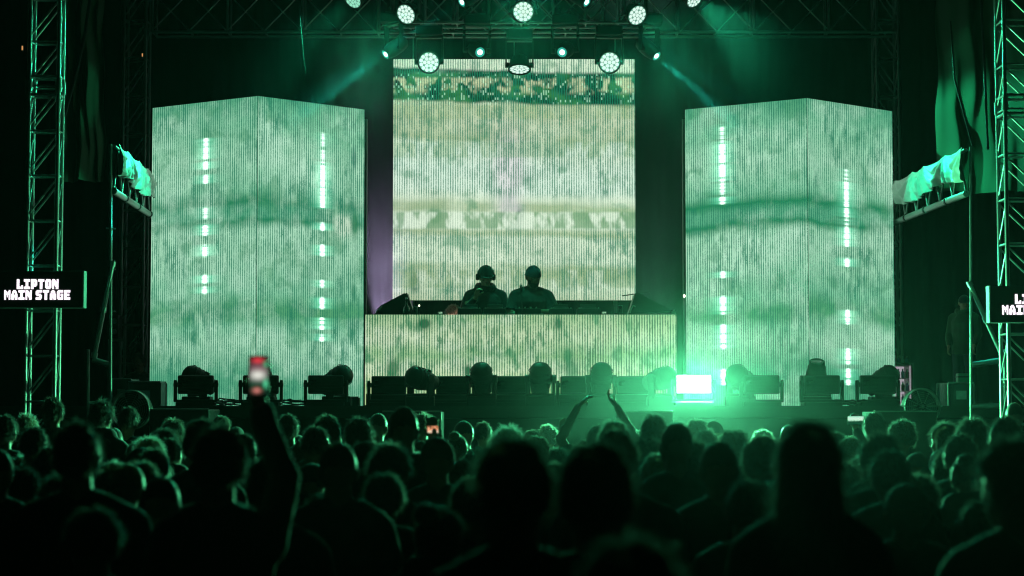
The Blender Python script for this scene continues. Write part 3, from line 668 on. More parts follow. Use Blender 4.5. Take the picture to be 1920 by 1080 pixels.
for px, Y, lb in ((367, YF, 'dark strobe panel farthest left, a tilted lamp head behind it'), (489, YF, 'dark strobe panel behind the raised phone'), (611, YF, 'dark strobe panel left of the booth, lamp head at its right shoulder'),
                  (729, YR, 'dark strobe panel below left end of the booth front'), (850, YR, 'dark strobe panel below the crouching man, between two lamp heads'), (962, YR, 'dark strobe panel under the middle of the booth front'),
                  (1083, YR, 'dark strobe panel right of the tallest lamp head'), (1189, YR, 'dark strobe panel just left of the head washed in green glow'),
                  (1428, YF, 'dark strobe panel right of the lit one, lamp head at its left'), (1541, YF, 'dark strobe panel under the fold of right screen column'), (1646, YF, 'dark strobe panel farthest right, in front of the lit fridge')):
    strobe(lb, px, Y)
strobe('brightly lit white strobe panel flooding the crowd with green light', 1300.5, 23.05, True)
for px, Y, d, lb in ((370, YF + .5, (.75, .5, -.45), 'moving head drooping to the right behind the farthest left strobe panel'), (491, YF + .5, (.2, .6, -.75), 'upright moving head hidden behind the raised phone'),
                     (632, YF + .15, (-.75, .4, -.45), 'moving head nosing down left, left of the booth'), (788, YR - .45, (.6, .7, -.2), 'moving head lying sideways below left part of the booth'),
                     (903, YR - .45, (.05, .5, -.85), 'dome-up moving head below the hooded performer'), (1013, YR - .45, (0, .42, -.9), 'tallest dome-up moving head below the bearded performer'),
                     (1127, YR - .45, (-.05, .5, -.85), 'dome-up moving head above the clasped raised arms'), (1240, YR - .45, (-.6, .7, -.2), 'moving head lying sideways, washed by the glow of the lit panel'),
                     (1388, YF + .1, (.55, .6, -.5), 'moving head sloping right, just right of the lit strobe panel'), (1530, YF + .5, (0.02, -.42, .9), 'moving head pointing straight up, its round lens rim showing'),
                     (1657, YF + .5, (-.7, .4, -.5), 'moving head nosing left behind the farthest right strobe panel')):
    moving_head(lb, px, Y, d)
box_thing('low_riser', 'low black riser along the foot of the booth front, behind the lamp row', 'riser', 686, 738, 1264, 763, 24.45, 0.4, 'black_paint', floor=FZ, extra=lambda t, w, d, h: MB().box((0, -d / 2 - 0.004, h - 0.012), (w * 0.995, 0.006, 0.012)).build('front_lip', 'galvanised', t))
# cable coils on the deck
def coil(label, px, Y, seed):
    r_ = random.Random(seed); pts = []
    for i in range(46):
        a = i * 0.55; rr = 0.09 + 0.05 * math.sin(i * 0.9 + seed)
        pts.append((rr * 1.5 * math.cos(a) + r_.uniform(-.02, .02), rr * math.sin(a), 0.012 + 0.035 * abs(math.sin(i * 0.7)) * r_.random() + 0.0015 * i))
    p = P(px, 760, Y)
    tag(MB().path(pts, 0.008, 6).build('cable_coil', 'black_plastic', None, (p.x, Y, FZ)), label, 'cable', 'loose cable coils on the stage edge')
coil('tangled black cable between the two leftmost strobe panels', 428, 23.5, 1)
coil('small cable loop between the second and third strobe panels', 556, 23.5, 2)
coil('cable tangle left of the farthest right strobe panel', 1592, 23.5, 3)
def case_trim(t, w, d, h):
    for sx in (-1, 1):
        for sy in (-1, 1): rod('corner_edge', (sx * w / 2, sy * d / 2, 0.01), (sx * w / 2, sy * d / 2, h - 0.01), 0.012, t, 'galvanised')
    for sy in (-1, 1):
        rod('top_edge', (-w / 2, sy * d / 2, h), (w / 2, sy * d / 2, h), 0.011, t, 'galvanised')
    MB().box((0, -d / 2 - 0.004, h * 0.5), (min(0.14, w * 0.4), 0.008, 0.1)).build('latch_plate', 'galvanised', t)
def sub_trim(t, w, d, h):
    MB().box((0, -d / 2 - 0.006, h / 2), (w * 0.92, 0.01, h * 0.9)).build('grille', 'black_plastic', t)
    rod('top_edge', (-w / 2, -d / 2, h + 0.003), (w / 2, -d / 2, h + 0.003), 0.008, t, 'galvanised')
    MB().box((w / 2 + 0.004, -d / 2 + 0.015, h * 0.6), (0.006, 0.010, h * 0.7)).build('side_edge', 'galvanised' if 1.0 < t.location.x < 2.2 else 'black_paint', t)
for (x0, x1, y, lb) in ((278, 392, 768, 'low black subwoofer before the stage, below the left strobe panels'), (716, 828, 772, 'black subwoofer before the stage, behind the tallest crowd head'),
                        (1163, 1262, 772, 'black subwoofer before the stage with a thin bright edge, left of the lit panel'), (1643, 1757, 772, 'black subwoofer before the stage, topped with a pale edge, far right')):
    box_thing('subwoofer', lb, 'speaker', x0, y, x1, 1000, 21.6, 0.8, 'black_paint', floor=0.0, extra=sub_trim, group='subwoofers in front of the stage')
box_thing('flight_case', 'dark equipment case beside the left edge of left screen column', 'case', 240, 716, 301, 763, 24.0, 0.4, 'black_paint', floor=FZ, extra=case_trim)
box_thing('amp_rack', 'dark rack on the deck between scaffold post and black case, left side', 'rack', 209, 711, 246, 763, 24.4, 0.5, 'black_paint', floor=FZ, extra=case_trim)
box_thing('flight_case', 'tall black flight case beside the scaffold post, holding a green box', 'case', 1779, 718, 1826, 790, 22.9, 0.6, 'black_paint', floor=FZ - 0.0, extra=case_trim)
gb = box_thing('storage_box', 'pale green lidded plastic box on top of the tall flight case', 'box', 1797, 700, 1816, 718, 22.98, 0.14, 'green_plastic', floor=zl(718.2, 22.9) + 0.006,
               extra=lambda t, w, d, h: MB().box((0, 0, h * 0.62), (w + 0.012, d + 0.012, 0.012)).build('lid_seam', 'black_paint', t))
box_thing('speaker_cabinet', 'small black cabinet behind the third strobe panel, right of it', 'speaker', 650, 745, 672, 764, 23.9, 0.3, 'black_paint', floor=FZ, extra=sub_trim)
# light tubes / white posts
def post_thing(label, px, y0, y1, Y, w, m='white_plastic'):
    a, b = P(px, y1, Y), P(px, y0, Y); t = thing('marker_post', label, 'post', (a.x, Y, a.z if a.z > FZ + 0.05 else FZ), 0)
    h = b.z - t.location.z
    MB().box((0, 0, h / 2), (w, 0.03, h), bev=0.004).build('post_body', m, t); MB().box((0, 0, 0.005), (0.12, 0.12, 0.01)).build('foot', 'black_paint', t)
    return t
post_thing('short pale upright post on the deck, left of the tall flight case', 1759, 719, 765, 23.2, 0.035)
# fridge
fx0, fx1, fy0, fy1, YG = 1672, 1713, 680, 763, 26.6
a, b = P(fx0, fy1, YG), P(fx1, fy0, YG); fw, fh = b.x - a.x, b.z - FZ
fr = thing('drinks_fridge', 'glowing drinks fridge behind the farthest right strobe panel', 'fridge', ((a.x + b.x) / 2, YG, FZ))
b_ = MB(); tk = 0.03
for (c, d) in (((0, 0.25, tk / 2), (fw, 0.5, tk)), ((0, 0.25, fh - tk / 2), (fw, 0.5, tk)), ((-fw / 2 + tk / 2, 0.25, fh / 2), (tk, 0.5, fh - 2 * tk)), ((fw / 2 - tk / 2, 0.25, fh / 2), (tk, 0.5, fh - 2 * tk)), ((0, 0.49, fh / 2), (fw - 2 * tk, 0.02, fh - 2 * tk))): b_.box(c, d)
b_.build('cabinet', 'black_paint', fr)
MB().box((0, 0.475, fh / 2), (fw - 2 * tk - 0.01, 0.006, fh - 2 * tk - 0.01)).build('lit_back', 'fridge_light', fr)
for sx in (-1, 1): MB().box((sx * (fw / 2 - tk - 0.01), 0.05, fh / 2), (0.012, 0.012, fh - 2 * tk - 0.02)).build('light_strip', 'fridge_light', fr)
for k in range(4): MB().box((0, 0.26, 0.05 + k * 0.17), (fw - 2 * tk - 0.005, 0.36, 0.01)).build('shelf', 'white_plastic', fr)
def bott(p, m, h, label):
    t = thing('drink_bottle', label, 'bottle', p, 0, 'drinks on the fridge shelves')
    MB().lathe([(0.0, 0), (0.022, 0.001), (0.023, h * 0.65), (0.01, h * 0.82), (0.009, h), (0.0, h)], 12).build('body', m, t)
    MB().lathe([(0.0115, h - 0.012), (0.0115, h + 0.003), (0.0, h + 0.003)], 10).build('cap', 'white_plastic', t)
i = 0
for k, nm in enumerate(('lowest', 'second', 'third', 'top')):
    for j, pos in enumerate(('left end', 'left middle', 'right middle', 'right end')):
        m = ('bottle_blue', 'white_plastic', 'bottle_purple', 'bottle_brown')[(i * 7 + k) % 4]; i += 1
        cn = {'bottle_blue': 'blue', 'white_plastic': 'white', 'bottle_purple': 'purple', 'bottle_brown': 'brown'}[m]
        bott(Vector(fr.location) + Vector((-0.085 + j * 0.057, 0.14, 0.056 + k * 0.17)), m, 0.12, '%s bottle on the %s fridge shelf, %s' % (cn, nm, pos))
# drum fans
def fan(label, px, py, Y, r, zf):
    c = P(px, py, Y); t = thing('drum_fan', label, 'fan', (c.x, Y, zf)); zc = c.z - zf
    sh = MB(); sh.ring((0, -0.09, zc), r, 0.008, (0, 1, 0), 40).ring((0, 0.09, zc), r, 0.008, (0, 1, 0), 40)
    vs = [(r * math.cos(2 * math.pi * i / 40), y, zc + r * math.sin(2 * math.pi * i / 40)) for y in (-0.09, 0.09) for i in range(40)]
    sh.add(vs, [(i, (i + 1) % 40, 40 + (i + 1) % 40, 40 + i) for i in range(40)], None, True).build('drum', 'galvanised', t)
    g = MB()
    for k in range(1, 9): g.ring((0, -0.095, zc), r * k / 9, 0.0022, (0, 1, 0), 32, 4)
    for k in range(4):
        a_ = k * math.pi / 4 + 0.35; g.tube((r * math.cos(a_), -0.1, zc + r * math.sin(a_)), (-r * math.cos(a_), -0.1, zc - r * math.sin(a_)), 0.003, n=6)
    g.build('grille', 'galvanised', t)
    MB().lathe([(0.0, 0), (0.045, 0.0), (0.045, 0.06), (0.0, 0.07)], 18, Matrix.Translation((0, -0.06, zc)) @ Matrix.Rotation(R(-90), 4, 'X')).build('hub', 'black_plastic', t)
    for k in range(5):
        a_ = 2 * math.pi * k / 5; m_ = Matrix.Translation((0, 0, zc)) @ Matrix.Rotation(a_, 4, 'Y') @ Matrix.Rotation(R(28), 4, 'Z')
        MB().box((0, 0, r * 0.5), (0.11, 0.006, r * 0.78), m_, bev=0.002).build('blade', 'black_plastic', t)
    s = MB()
    for sx in (-1, 1): s.tube((sx * r * 1.02, 0, zc), (sx * r * 1.02, 0, 0.02), 0.014)
    s.tube((-r * 1.1, 0, 0.014), (r * 1.1, 0, 0.014), 0.014).tube((-r, -0.15, 0.014), (-r, 0.15, 0.014), 0.014).tube((r, -0.15, 0.014), (r, 0.15, 0.014), 0.014).build('stand', 'galvanised', t)
fan('large round drum fan at the left stage edge, partly behind a head', 246, 768, 22.4, 0.215, 1.2)
fan('dim round drum fan at the right, behind the pale-edged subwoofer', 1727, 762, 22.75, 0.20, FZ)
for nm_, px_ in (('left', 246),):
    p = P(px_, 768, 22.4); tt_ = thing('fan_platform', 'dark low platform carrying the large drum fan', 'platform', (p.x, 22.4, 0)); MB().box((0, 0, 0.6), (0.9, 0.6, 1.19), bev=0.01).build('platform_body', 'black_paint', tt_); MB().box((0, -0.31, 0.6), (0.8, 0.01, 1.0)).build('front_panel', 'black_cloth', tt_)
# speaker on a stand at the left wing
sp = box_thing('wing_speaker', 'dim two-cone speaker on dark frame behind the left scaffold post', 'speaker', 207, 590, 222, 634, 26.2, 0.3, 'black_paint',
               extra=lambda t, w, d, h: [MB().lathe([(w * 0.36, 0), (w * 0.3, -0.012), (0.0, -0.02)], 20, Matrix.Translation((0, -d / 2 - 0.002, h * q)) @ Matrix.Rotation(R(90), 4, 'X')).build('cone', 'galvanised', t) for q in (0.27, 0.73)] and None)
sf = thing('door_frame', 'tall dim metal frame standing under the small left wing speaker', 'frame', (P(219, 700, 26.2).x, 26.2, FZ))
for (p, q) in (((-0.1, 0, 0), (-0.1, 0, zl(636, 26.2) - FZ)), ((0.1, 0, 0), (0.1, 0, zl(636, 26.2) - FZ))): MB().box(((p[0]), 0, q[2] / 2), (0.03, 0.03, q[2])).build('upright', 'galvanised', sf)
MB().box((0, 0, zl(636, 26.2) - FZ - 0.015), (0.17, 0.03, 0.03)).build('crossbar', 'galvanised', sf)
sf.scale = (1, 1, 1)

# ================================================================== SCAFFOLD WINGS
def scaff(name, label, cat, bars, Y, group=None, m='galvanised'):
    base = P(bars[0][0][0], 770, Y); t = thing(name, label, cat, (base.x, Y, 0), 0, group); off = Vector((base.x, Y, 0))
    for (a, b, r, nm) in bars:
        pa, pb = P(a[0], a[1], a[2] if len(a) > 2 else Y) - off, P(b[0], b[1], b[2] if len(b) > 2 else Y) - off
        rod(nm, pa, pb, r, t, m)
        if r > 0.02:
            for q in (0.03, 0.5, 0.97):
                c = pa.lerp(pb, q); d = (pb - pa).normalized()
                if (pb - pa).length > 0.7: rod('coupler', c - d * 0.03, c + d * 0.03, r * 1.35, t, m)
    return t
scaff('scaffold_frame', 'thin scaffold post with slanting brace between left tower and left screen', 'scaffold', [((208, 270), (207, 1080), 0.016, 'post'), ((212, 490), (176, 672), 0.026, 'brace'), ((174, 674), (206, 684), 0.032, 'ledger'), ((165, 655), (165, 1080), 0.016, 'post'),
      ((199, 428), (216, 429), 0.008, 'spigot'), ((207, 505), (216, 505), 0.008, 'spigot'), ((207, 584), (216, 584), 0.008, 'spigot'), ((165, 755), (206, 757), 0.016, 'ledger')], 22.4, 'scaffold wings')
scaff('scaffold_frame', 'thin scaffold post with slanting brace in front of the standing guard', 'scaffold', [((1820, 275), (1821, 1080), 0.016, 'post'), ((1816, 528), (1881, 671), 0.026, 'brace'), ((1822, 684), (1882, 675), 0.032, 'ledger'),
      ((1884, 655), (1884, 1080), 0.016, 'post'), ((1822, 762), (1886, 761), 0.03, 'ledger')], 22.4, 'scaffold wings')
def wing(label, lab2, lower, top, seed, sgn):
    """a receding lattice beam with a pale cloth hung over its top rail"""
    (ax, ay, aY), (bx, by, bY) = lower
    A, B = P(ax, ay, aY), P(bx, by, bY); (cx, cy), (dx, dy) = top
    h = P(cx, cy, aY).z - A.z
    t = thing('lattice_beam', label, 'truss', tuple(A), 0, 'cloth-draped wing beams'); off = A.copy()
    rod('lower_tube', Vector(), B - off, 0.040, t, 'galvanised')
    up = Vector((0, 0, h)); hh = h * 0.93
    rod('upper_tube', Vector((0, 0, hh)), B - off + Vector((0, 0, hh)), 0.022, t, 'galvanised')
    n = 7; L = B - off - Vector()
    for k in range(n):
        p0 = L * (k / n); p1 = L * ((k + 0.5) / n); p2 = L * ((k + 1) / n)
        rod('lattice_strut', p0, p1 + Vector((0, 0, hh)), 0.013, t, 'galvanised'); rod('lattice_strut', p2, p1 + Vector((0, 0, hh)), 0.013, t, 'galvanised')
    for q in (0.2, 0.45, 0.7, 0.9): rod('coupler', L * q, L * (q + 0.012), 0.05, t, 'black_paint')
    # cloth
    nu, nv = 150, 26; vs = []; side = Vector((L.y, -L.x, 0)).normalized() * sgn
    r_ = random.Random(seed); ties = sorted([0.0, 1.0] + [ (i + 1) / 5 + r_.uniform(-0.04, 0.04) for i in range(4)])
    for i in range(nu + 1):
        u = i / nu; k = max(j for j in range(5) if ties[j] <= u + 1e-9); s = (u - ties[k]) / (ties[k + 1] - ties[k])
        sag = 0.035 * math.sin(math.pi * s)
        for j in range(nv + 1):
            v = j / nv
            low = hh * 0.68 * (1 + 0.10 * math.sin(u * 11 + seed) + 0.03 * math.sin(u * 47))
            z = hh + 0.03 - sag * (1 - v * 0.6) - low * v
            # folds fan out from the ties and gather again below
            dist = min(s, 1 - s)
            rays = math.sin(math.atan2(v + 0.03, dist * 1.3 + 0.02) * 11 + k * 1.7 + seed)
            fold = 0.030 * rays * min(1, v * 2.5) + 0.022 * math.sin((s - 0.5) * 26 + seed + k * 2) * v * v
            fold += 0.012 * mnoise.noise(Vector((u * 26, v * 7, seed))) + 0.03 * math.sin(v * math.pi)
            p = L * u + Vector((0, 0, z)) + side * (0.05 + fold)
            vs.append(tuple(p))
    fs = [(i * (nv + 1) + j, (i + 1) * (nv + 1) + j, (i + 1) * (nv + 1) + j + 1, i * (nv + 1) + j + 1) for i in range(nu) for j in range(nv)]
    o = MB().add(vs, fs, None, True).build('draped_cloth', 'tarp', None, tuple(A)); tag(o, lab2, 'cloth', 'pale cloths over the wing beams')
    o.modifiers.new('thick', 'SOLIDIFY').thickness = 0.004
    t2 = MB().path([(0.0, 0, 0), (0.01, 0.0, -0.1), (-0.02, 0, -0.2), (0.02, 0, -0.3)], 0.012, 6)
    tp = L * (0.85 if sgn < 0 else 0.80)
    t2.build('rope_end', 'galvanised', t, tuple(tp))
wing('slanting lattice beam carrying a pale cloth, left of the left screen', 'crumpled pale green cloth draped over the left slanting beam', ((213, 358, 22.4), (302, 416, 27.0)), ((217, 268), (302, 340)), 3, 1)
wing('slanting lattice beam carrying a pale cloth, right of the right screen', 'crumpled pale green cloth draped over the right slanting beam', ((1812, 363, 22.4), (1660, 424, 26.6)), ((1815, 275), (1672, 345)), 8, -1)
# side curtains high in the wings
def hang_cloth(label, x0, x1, Y, y0, y1, m, seed, amp=0.12, dY=1.2):
    nu, nv = 90, 40; vs = []
    for i in range(nu + 1):
        for j in range(nv + 1):
            u, v = i / nu, j / nv
            xx = x0 + (x1 - x0) * u; y = y0 + (y1 - y0) * v
            p = P(xx, y, Y + dY * u)
            p.x = P(xx, 540, Y).x + 0.03 * math.sin(v * 3 + seed) + 0.015 * math.sin(v * 17)
            p.y += amp * math.sin(u * 9 + seed + v * 1.5) * (0.4 + 0.6 * v) + 0.05 * mnoise.noise(Vector((u * 6, v * 8, seed))) + 0.035 * math.sin(u * 34 + 2.2 * math.sin(v * 4 + seed)) + 0.06 * math.sin((u - 0.5 * v) * 15 + seed)
            vs.append(tuple(p))
    fs = [(i * (nv + 1) + j, (i + 1) * (nv + 1) + j, (i + 1) * (nv + 1) + j + 1, i * (nv + 1) + j + 1) for i in range(nu) for j in range(nv)]
    o = MB().add(vs, fs, None, True).build('side_curtain', m); tag(o, label, 'curtain'); return o
hang_cloth('green-lit cloth panel hanging high between right cloth beam and right tower', 1762, 1886, 25.0, -60, 360, 'side_cloth', 2.0, dY=-1.6)
hang_cloth('dim green cloth panel hanging beside the far left tower', 112, 176, 25.0, -60, 340, 'side_cloth', 5.0, dY=0.4)
pleated('side_masking', 'black curtain closing the left wing behind the speaker', P(60, 500, 29).x, P(230, 500, 29).x, 29.4, FZ, 9.5, 'black_cloth')
pleated('side_masking', 'black curtain closing the right wing behind the guard', P(1740, 500, 29).x, P(1990, 500, 29).x, 29.4, FZ, 9.5, 'black_cloth')
def rope(name, label, pts, r, m='black_plastic', cat='cable', group=None):
    q = [P(*p) for p in pts]; o = q[0].copy()
    k = []
    for i in range(len(q) - 1):
        for s in range(6):
            f = s / 6; k.append(q[i].lerp(q[i + 1], f) - o)
    k.append(q[-1] - o)
    return tag(MB().path(k, r, 6).build(name, m, None, tuple(o)), label, cat, group)
rope('cable', 'black cable dropping down the right green cloth, inner one', [(1838, -30, 23.4), (1846, 130, 23.35), (1852, 280, 23.3)], 0.016, group='cables down the right cloth')
rope('cable', 'black cable dropping down the right green cloth near the tower', [(1866, -30, 23.3), (1868, 120, 23.2), (1874, 290, 23.2)], 0.018, group='cables down the right cloth')
rope('rope', 'slanting dark rope across the dim left cloth', [(172, -20, 24.4), (160, 60, 24.3), (142, 140, 24.2), (118, 225, 24.1)], 0.026, cat='rope')
rope('rope', 'slanting dark rope across the green cloth on the right', [(1782, 40, 23.7), (1790, 150, 23.6), (1824, 275, 23.5)], 0.012, cat='rope')
rope('hanging_cable', 'thin loose cable hanging above the left screen column', [(562, 30, 25.8), (570, 120, 25.7), (588, 196, 25.6)], 0.007, m='black_cloth', cat='cable')
# amber pilot lamps
for i, (px, py, Y, lb) in enumerate(((42, 90, 21.6, 'tiny amber pilot lamp left of the front left tower'), (267, 103, 27.3, 'tiny amber pilot lamp on the rear left tower'))):
    p = P(px, py, Y); t = thing('pilot_lamp', lb, 'lamp', tuple(p)); MB().box((0, 0, 0), (0.012, 0.012, 0.045)).build('bulb', 'amber', t); MB().box((0, 0.012, 0), (0.02, 0.012, 0.06)).build('holder', 'black_paint', t)
p = P(1283, 555, 25.3); t = thing('indicator_lamp', 'tiny warm white indicator light left of the right screen column', 'lamp', tuple(p))
MB().ell((0, 0, 0), (0.014, 0.01, 0.02)).build('bulb', 'pin_light', t); rod('stem', (0, 0.02, 0), (0, 0.02, FZ - p.z), 0.008, t)

# ================================================================== SIGNS
GLYPH = {
 'L': ['1110000', '1110000', '1110000', '1110000', '1110000', '1110011', '1111111', '1111111'],
 'I': ['1111111', '1111111', '0011100', '0011100', '0011100', '0011100', '1111111', '1111111'],
 'P': ['1111110', '1111111', '1110111', '1110111', '1111111', '1111110', '1110000', '1110000'],
 'T': ['1111111', '1111111', '0011100', '0011100', '0011100', '0011100', '0011100', '0011100'],
 'O': ['0111110', '1111111', '1110111', '1110111', '1110111', '1110111', '1111111', '0111110'],
 'N': ['1110011', '1111011', '1111111', '1111111', '1111111', '1101111', '1100111', '1100111'],
 'M': ['1100011', '1110111', '1111111', '1111111', '1101011', '1101011', '1100011', '1100011'],
 'A': ['0011100', '0111110', '0110110', '1110111', '1111111', '1111111', '1110111', '1110111'],
 'S': ['0111111', '1111111', '1110000', '1111110', '0111111', '0000111', '1111111', '1111110'],
 'G': ['0111111', '1111111', '1110000', '1110111', '1110111', '1110011', '1111111', '0111111'],
 'E': ['1111111', '1111111', '1110000', '1111110', '1111110', '1110000', '1111111', '1111111']}
def word(txt, cx, cz, wtot, h, y, parent):
    n = len(txt); units = sum(8 if c != ' ' else 3.5 for c in txt) - 1; cw = wtot / units; ch = h / 8; x = cx - wtot / 2
    for c in txt:
        if c == ' ': x += 3.5 * cw; continue
        b = MB()
        for r_, row in enumerate(GLYPH[c]):
            i = 0
            while i < 7:
                if row[i] == '1':
                    j = i
                    while j < 7 and row[j] == '1': j += 1
                    x0, x1 = x + i * cw, x + j * cw; z1 = cz + h / 2 - r_ * ch
                    b.add([(x0, y, z1 - ch), (x1, y, z1 - ch), (x1, y, z1), (x0, y, z1)], [(0, 1, 2, 3)]); i = j
                else: i += 1
        b.build('letter', 'sign_text', parent); x += 8 * cw
def sign(label, x0, x1, y0, y1, tx0, lines, edge):
    Y = 20.9; a, b = P(x0, y1, Y), P(x1, y0, Y); w, h = b.x - a.x, b.z - a.z
    t = thing('led_sign', label, 'sign', ((a.x + b.x) / 2, Y, a.z), 0, 'signs on the front towers'); k = 1 / SC(Y)
    MB().box((0, 0.06, h / 2), (w, 0.11, h), bev=0.004).build('panel', 'black_cloth', t)
    MB().box((edge * (w / 2 + 0.008), 0.04, h / 2), (0.016, 0.14, h)).build('side_rail', 'shirt_white', t)
    for s in (-0.3, 0.3): MB().box((s * w, 0.22, h / 2), (0.04, 0.22, h * 0.8)).build('bracket', 'galvanised', t)
    for (txt, lx0, lx1, ly0, ly1) in lines:
        p, q = P(lx0, ly1, Y), P(lx1, ly0, Y)
        word(txt, (p.x + q.x) / 2 - t.location.x, (p.z + q.z) / 2 - a.z, q.x - p.x, q.z - p.z, -0.003, t)
    return t
sign('black sign with two white text lines on the far left tower', -18, 156, 508, 577, 0, (('LIPTON', 31.5, 110, 523.5, 542), ('MAIN STAGE', 8, 132, 544, 562)), 1)
sign('black sign cut off by the right picture edge on the right tower', 1857, 2030, 536, 605, 0, (('LIPTON', 1903, 1981.5, 551.5, 570), ('MAIN STAGE', 1879, 2003, 572, 590)), -1)

# ================================================================== HANGING LAMPS
b = MB().lathe([(0.0, -0.13), (0.07, -0.128), (0.105, -0.1), (0.128, -0.03), (0.142, 0.03), (0.148, 0.05), (0.148, 0.072), (0.138, 0.072), (0.138, 0.055), (0.0, 0.054)], 32, cap=False)
for i in range(12):
    a_ = 2 * math.pi * i / 12; b.box((0.12 * math.cos(a_), 0.12 * math.sin(a_), -0.03), (0.012, 0.012, 0.1), None)
ME['wash_head'] = b.mesh('head', 'black_plastic')
def lens_mesh(m):
    b = MB(); r = 0.0235
    pts = [(0, 0)] + [(0.052 * math.cos(R(60 * k)), 0.052 * math.sin(R(60 * k))) for k in range(6)] + [(0.1 * math.cos(R(30 * k + 15)), 0.1 * math.sin(R(30 * k + 15))) for k in range(12)]
    for (x, y) in pts:
        n = 14; b.add([(x, y, 0.064)] + [(x + r * 1.04 * math.cos(2 * math.pi * i / n), y + r * 1.04 * math.sin(2 * math.pi * i / n), 0.060) for i in range(n)], [(0, 1 + i, 1 + (i + 1) % n) for i in range(n)])
    return b.mesh('lens_cluster', m)
ME['wash_plate'] = MB().lathe([(0.128, 0.0565), (0.0, 0.0565)], 30, cap=False).mesh('lens_plate', 'wash_plate')
ME['wash_lens'] = lens_mesh('wash_lens'); ME['wash_lens_dim'] = lens_mesh('wash_lens_dim')
ME['hang_base'] = MB().box((0, 0, 0.39), (0.34, 0.24, 0.12), bev=0.012).box((0, -0.122, 0.39), (0.1, 0.004, 0.05)).mesh('base', 'black_plastic')
hy = MB()
for s in (-1, 1): hy.box((s * 0.172, 0, 0.14), (0.022, 0.07, 0.34), bev=0.006).tube((s * 0.13, 0, 0), (s * 0.185, 0, 0), 0.035, n=14)
hy.box((0, 0, 0.315), (0.36, 0.09, 0.026), bev=0.006)
ME['hang_yoke'] = hy.mesh('yoke', 'black_plastic')
cl = MB().box((0, 0, 0.47), (0.22, 0.05, 0.03)).ring((-0.07, 0, 0.52), 0.03, 0.008, (1, 0, 0), 16).ring((0.07, 0, 0.52), 0.03, 0.008, (1, 0, 0), 16)
ME['clamp'] = cl.mesh('clamp', 'galvanised')
ME['beam_head'] = MB().lathe([(0.0, -0.22), (0.05, -0.215), (0.085, -0.18), (0.1, -0.1), (0.1, 0.02), (0.088, 0.1), (0.078, 0.105), (0.072, 0.17), (0.066, 0.172), (0.064, 0.15), (0.0, 0.148)], 26, cap=False).mesh('head', 'black_plastic')
ME['beam_lens'] = MB().ell((0, 0, 0.155), (0.036, 0.036, 0.01)).mesh('lens', 'beam_lens')
ME['beam_ring'] = MB().lathe([(0.064, 0.152), (0.036, 0.1535)], 24, cap=False).mesh('lens_ring', 'beam_ring')
HUNG = Vector((0, 0, 0))
def hung(kind, label, px, py, Y, d, col, power, angle, lit=True, blend=0.4):
    p = P(px, py, Y); d = Vector(d).normalized()
    front = 0.06 if kind == 'wash' else 0.155
    c = p - d * front
    t = thing('wash_light' if kind == 'wash' else 'beam_light', label, 'stage light', tuple(c), 0, 'round wash lights on the overhead truss' if kind == 'wash' else 'small beam lights on the overhead truss')
    pan = math.atan2(-d.x, d.y)
    if abs(pan) > math.pi / 2: pan += math.pi
    obj('base', ME['hang_base'], t); y = obj('yoke', ME['hang_yoke'], t); y.rotation_euler = (0, 0, pan); obj('clamp', ME['clamp'], t)
    h = obj('head', ME['wash_head' if kind == 'wash' else 'beam_head'], t, mtx=look(d))
    if kind == 'wash': obj('lens_cluster', ME['wash_lens' if lit else 'wash_lens_dim'], h); obj('lens_plate', ME['wash_plate'], h)
    else: obj('lens', ME['beam_lens'], h); obj('lens_ring', ME['beam_ring'], h)
    if power > 0: lamp('SPOT', 'lamp_beam', tuple(d * (front + 0.03)), d, col, power, t, size=0.06 if kind == 'wash' else 0.035, angle=angle, blend=blend)
    return t
GRN = (0.03, 1.0, 0.48); TEAL = (0.02, 1.0, 0.72)
WP = 680.0
hung('wash', 'round lit lamp upper left, its oval face tilted down left', 761, 27, 25.3, (-.45, -.75, -.48), GRN, WP, 55)
hung('wash', 'topmost round lit lamp in the middle facing the camera', 981, 22, 25.3, (0.0, -1, -.22), GRN, WP * 1.4, 65)
hung('wash', 'round lit lamp upper right, its oval face tilted down right', 1195, 29, 25.3, (.45, -.75, -.48), GRN, WP, 55)
hung('wash', 'round lit lamp overlapping the upper left part of the hanging screen', 804, 117, 25.3, (-.05, -1, -.28), GRN, WP, 40)
hung('wash', 'flattened round lamp pointing down in front of the hanging screen', 974, 130, 25.3, (0, -.30, -.95), GRN, WP * 0.5, 72)
hung('wash', 'round lit lamp overlapping the upper right part of the hanging screen', 1143, 117, 25.3, (.06, -1, -.28), GRN, WP, 40)
hung('wash', 'dim green lamp cropped by the top edge, left of the lamp cluster', 661, -1, 26.5, P(250, 320, 23.6) - P(661, -1, 26.5), GRN, 2600, 30, lit=False)
hung('wash', 'bright green lamp cropped by the top edge, right of the cluster', 1303, -2, 26.5, P(1730, 340, 24) - P(1303, -2, 26.5), GRN, 2600, 44)
hung('beam', 'small beam light at the top edge, left of the topmost lamp', 866, 4, 25.5, (-.62, -.5, -.50), TEAL, 16000, 5, blend=0.9)
hung('beam', 'small beam light at the top edge, right of the topmost lamp', 1100, 4, 25.5, (.60, -.5, -.50), TEAL, 12000, 4, blend=0.9)
hung('beam', 'small beam light farthest left, above the hanging screen corner', 723, 102, 25.5, (-.62, -.45, -.55), TEAL, 16000, 8, blend=0.9)
hung('beam', 'small beam light above the screen, between left and middle lamps', 900, 98, 25.5, (.25, -.85, -.3), TEAL, 10, 14)
hung('beam', 'small beam light above the screen, between middle and right lamps', 1054, 98, 25.5, (-.25, -.85, -.3), TEAL, 10, 14)
hung('beam', 'small beam light farthest right, above the hanging screen corner', 1231, 105, 25.5, (.55, -.5, -.6), TEAL, 13000, 8, blend=0.9)
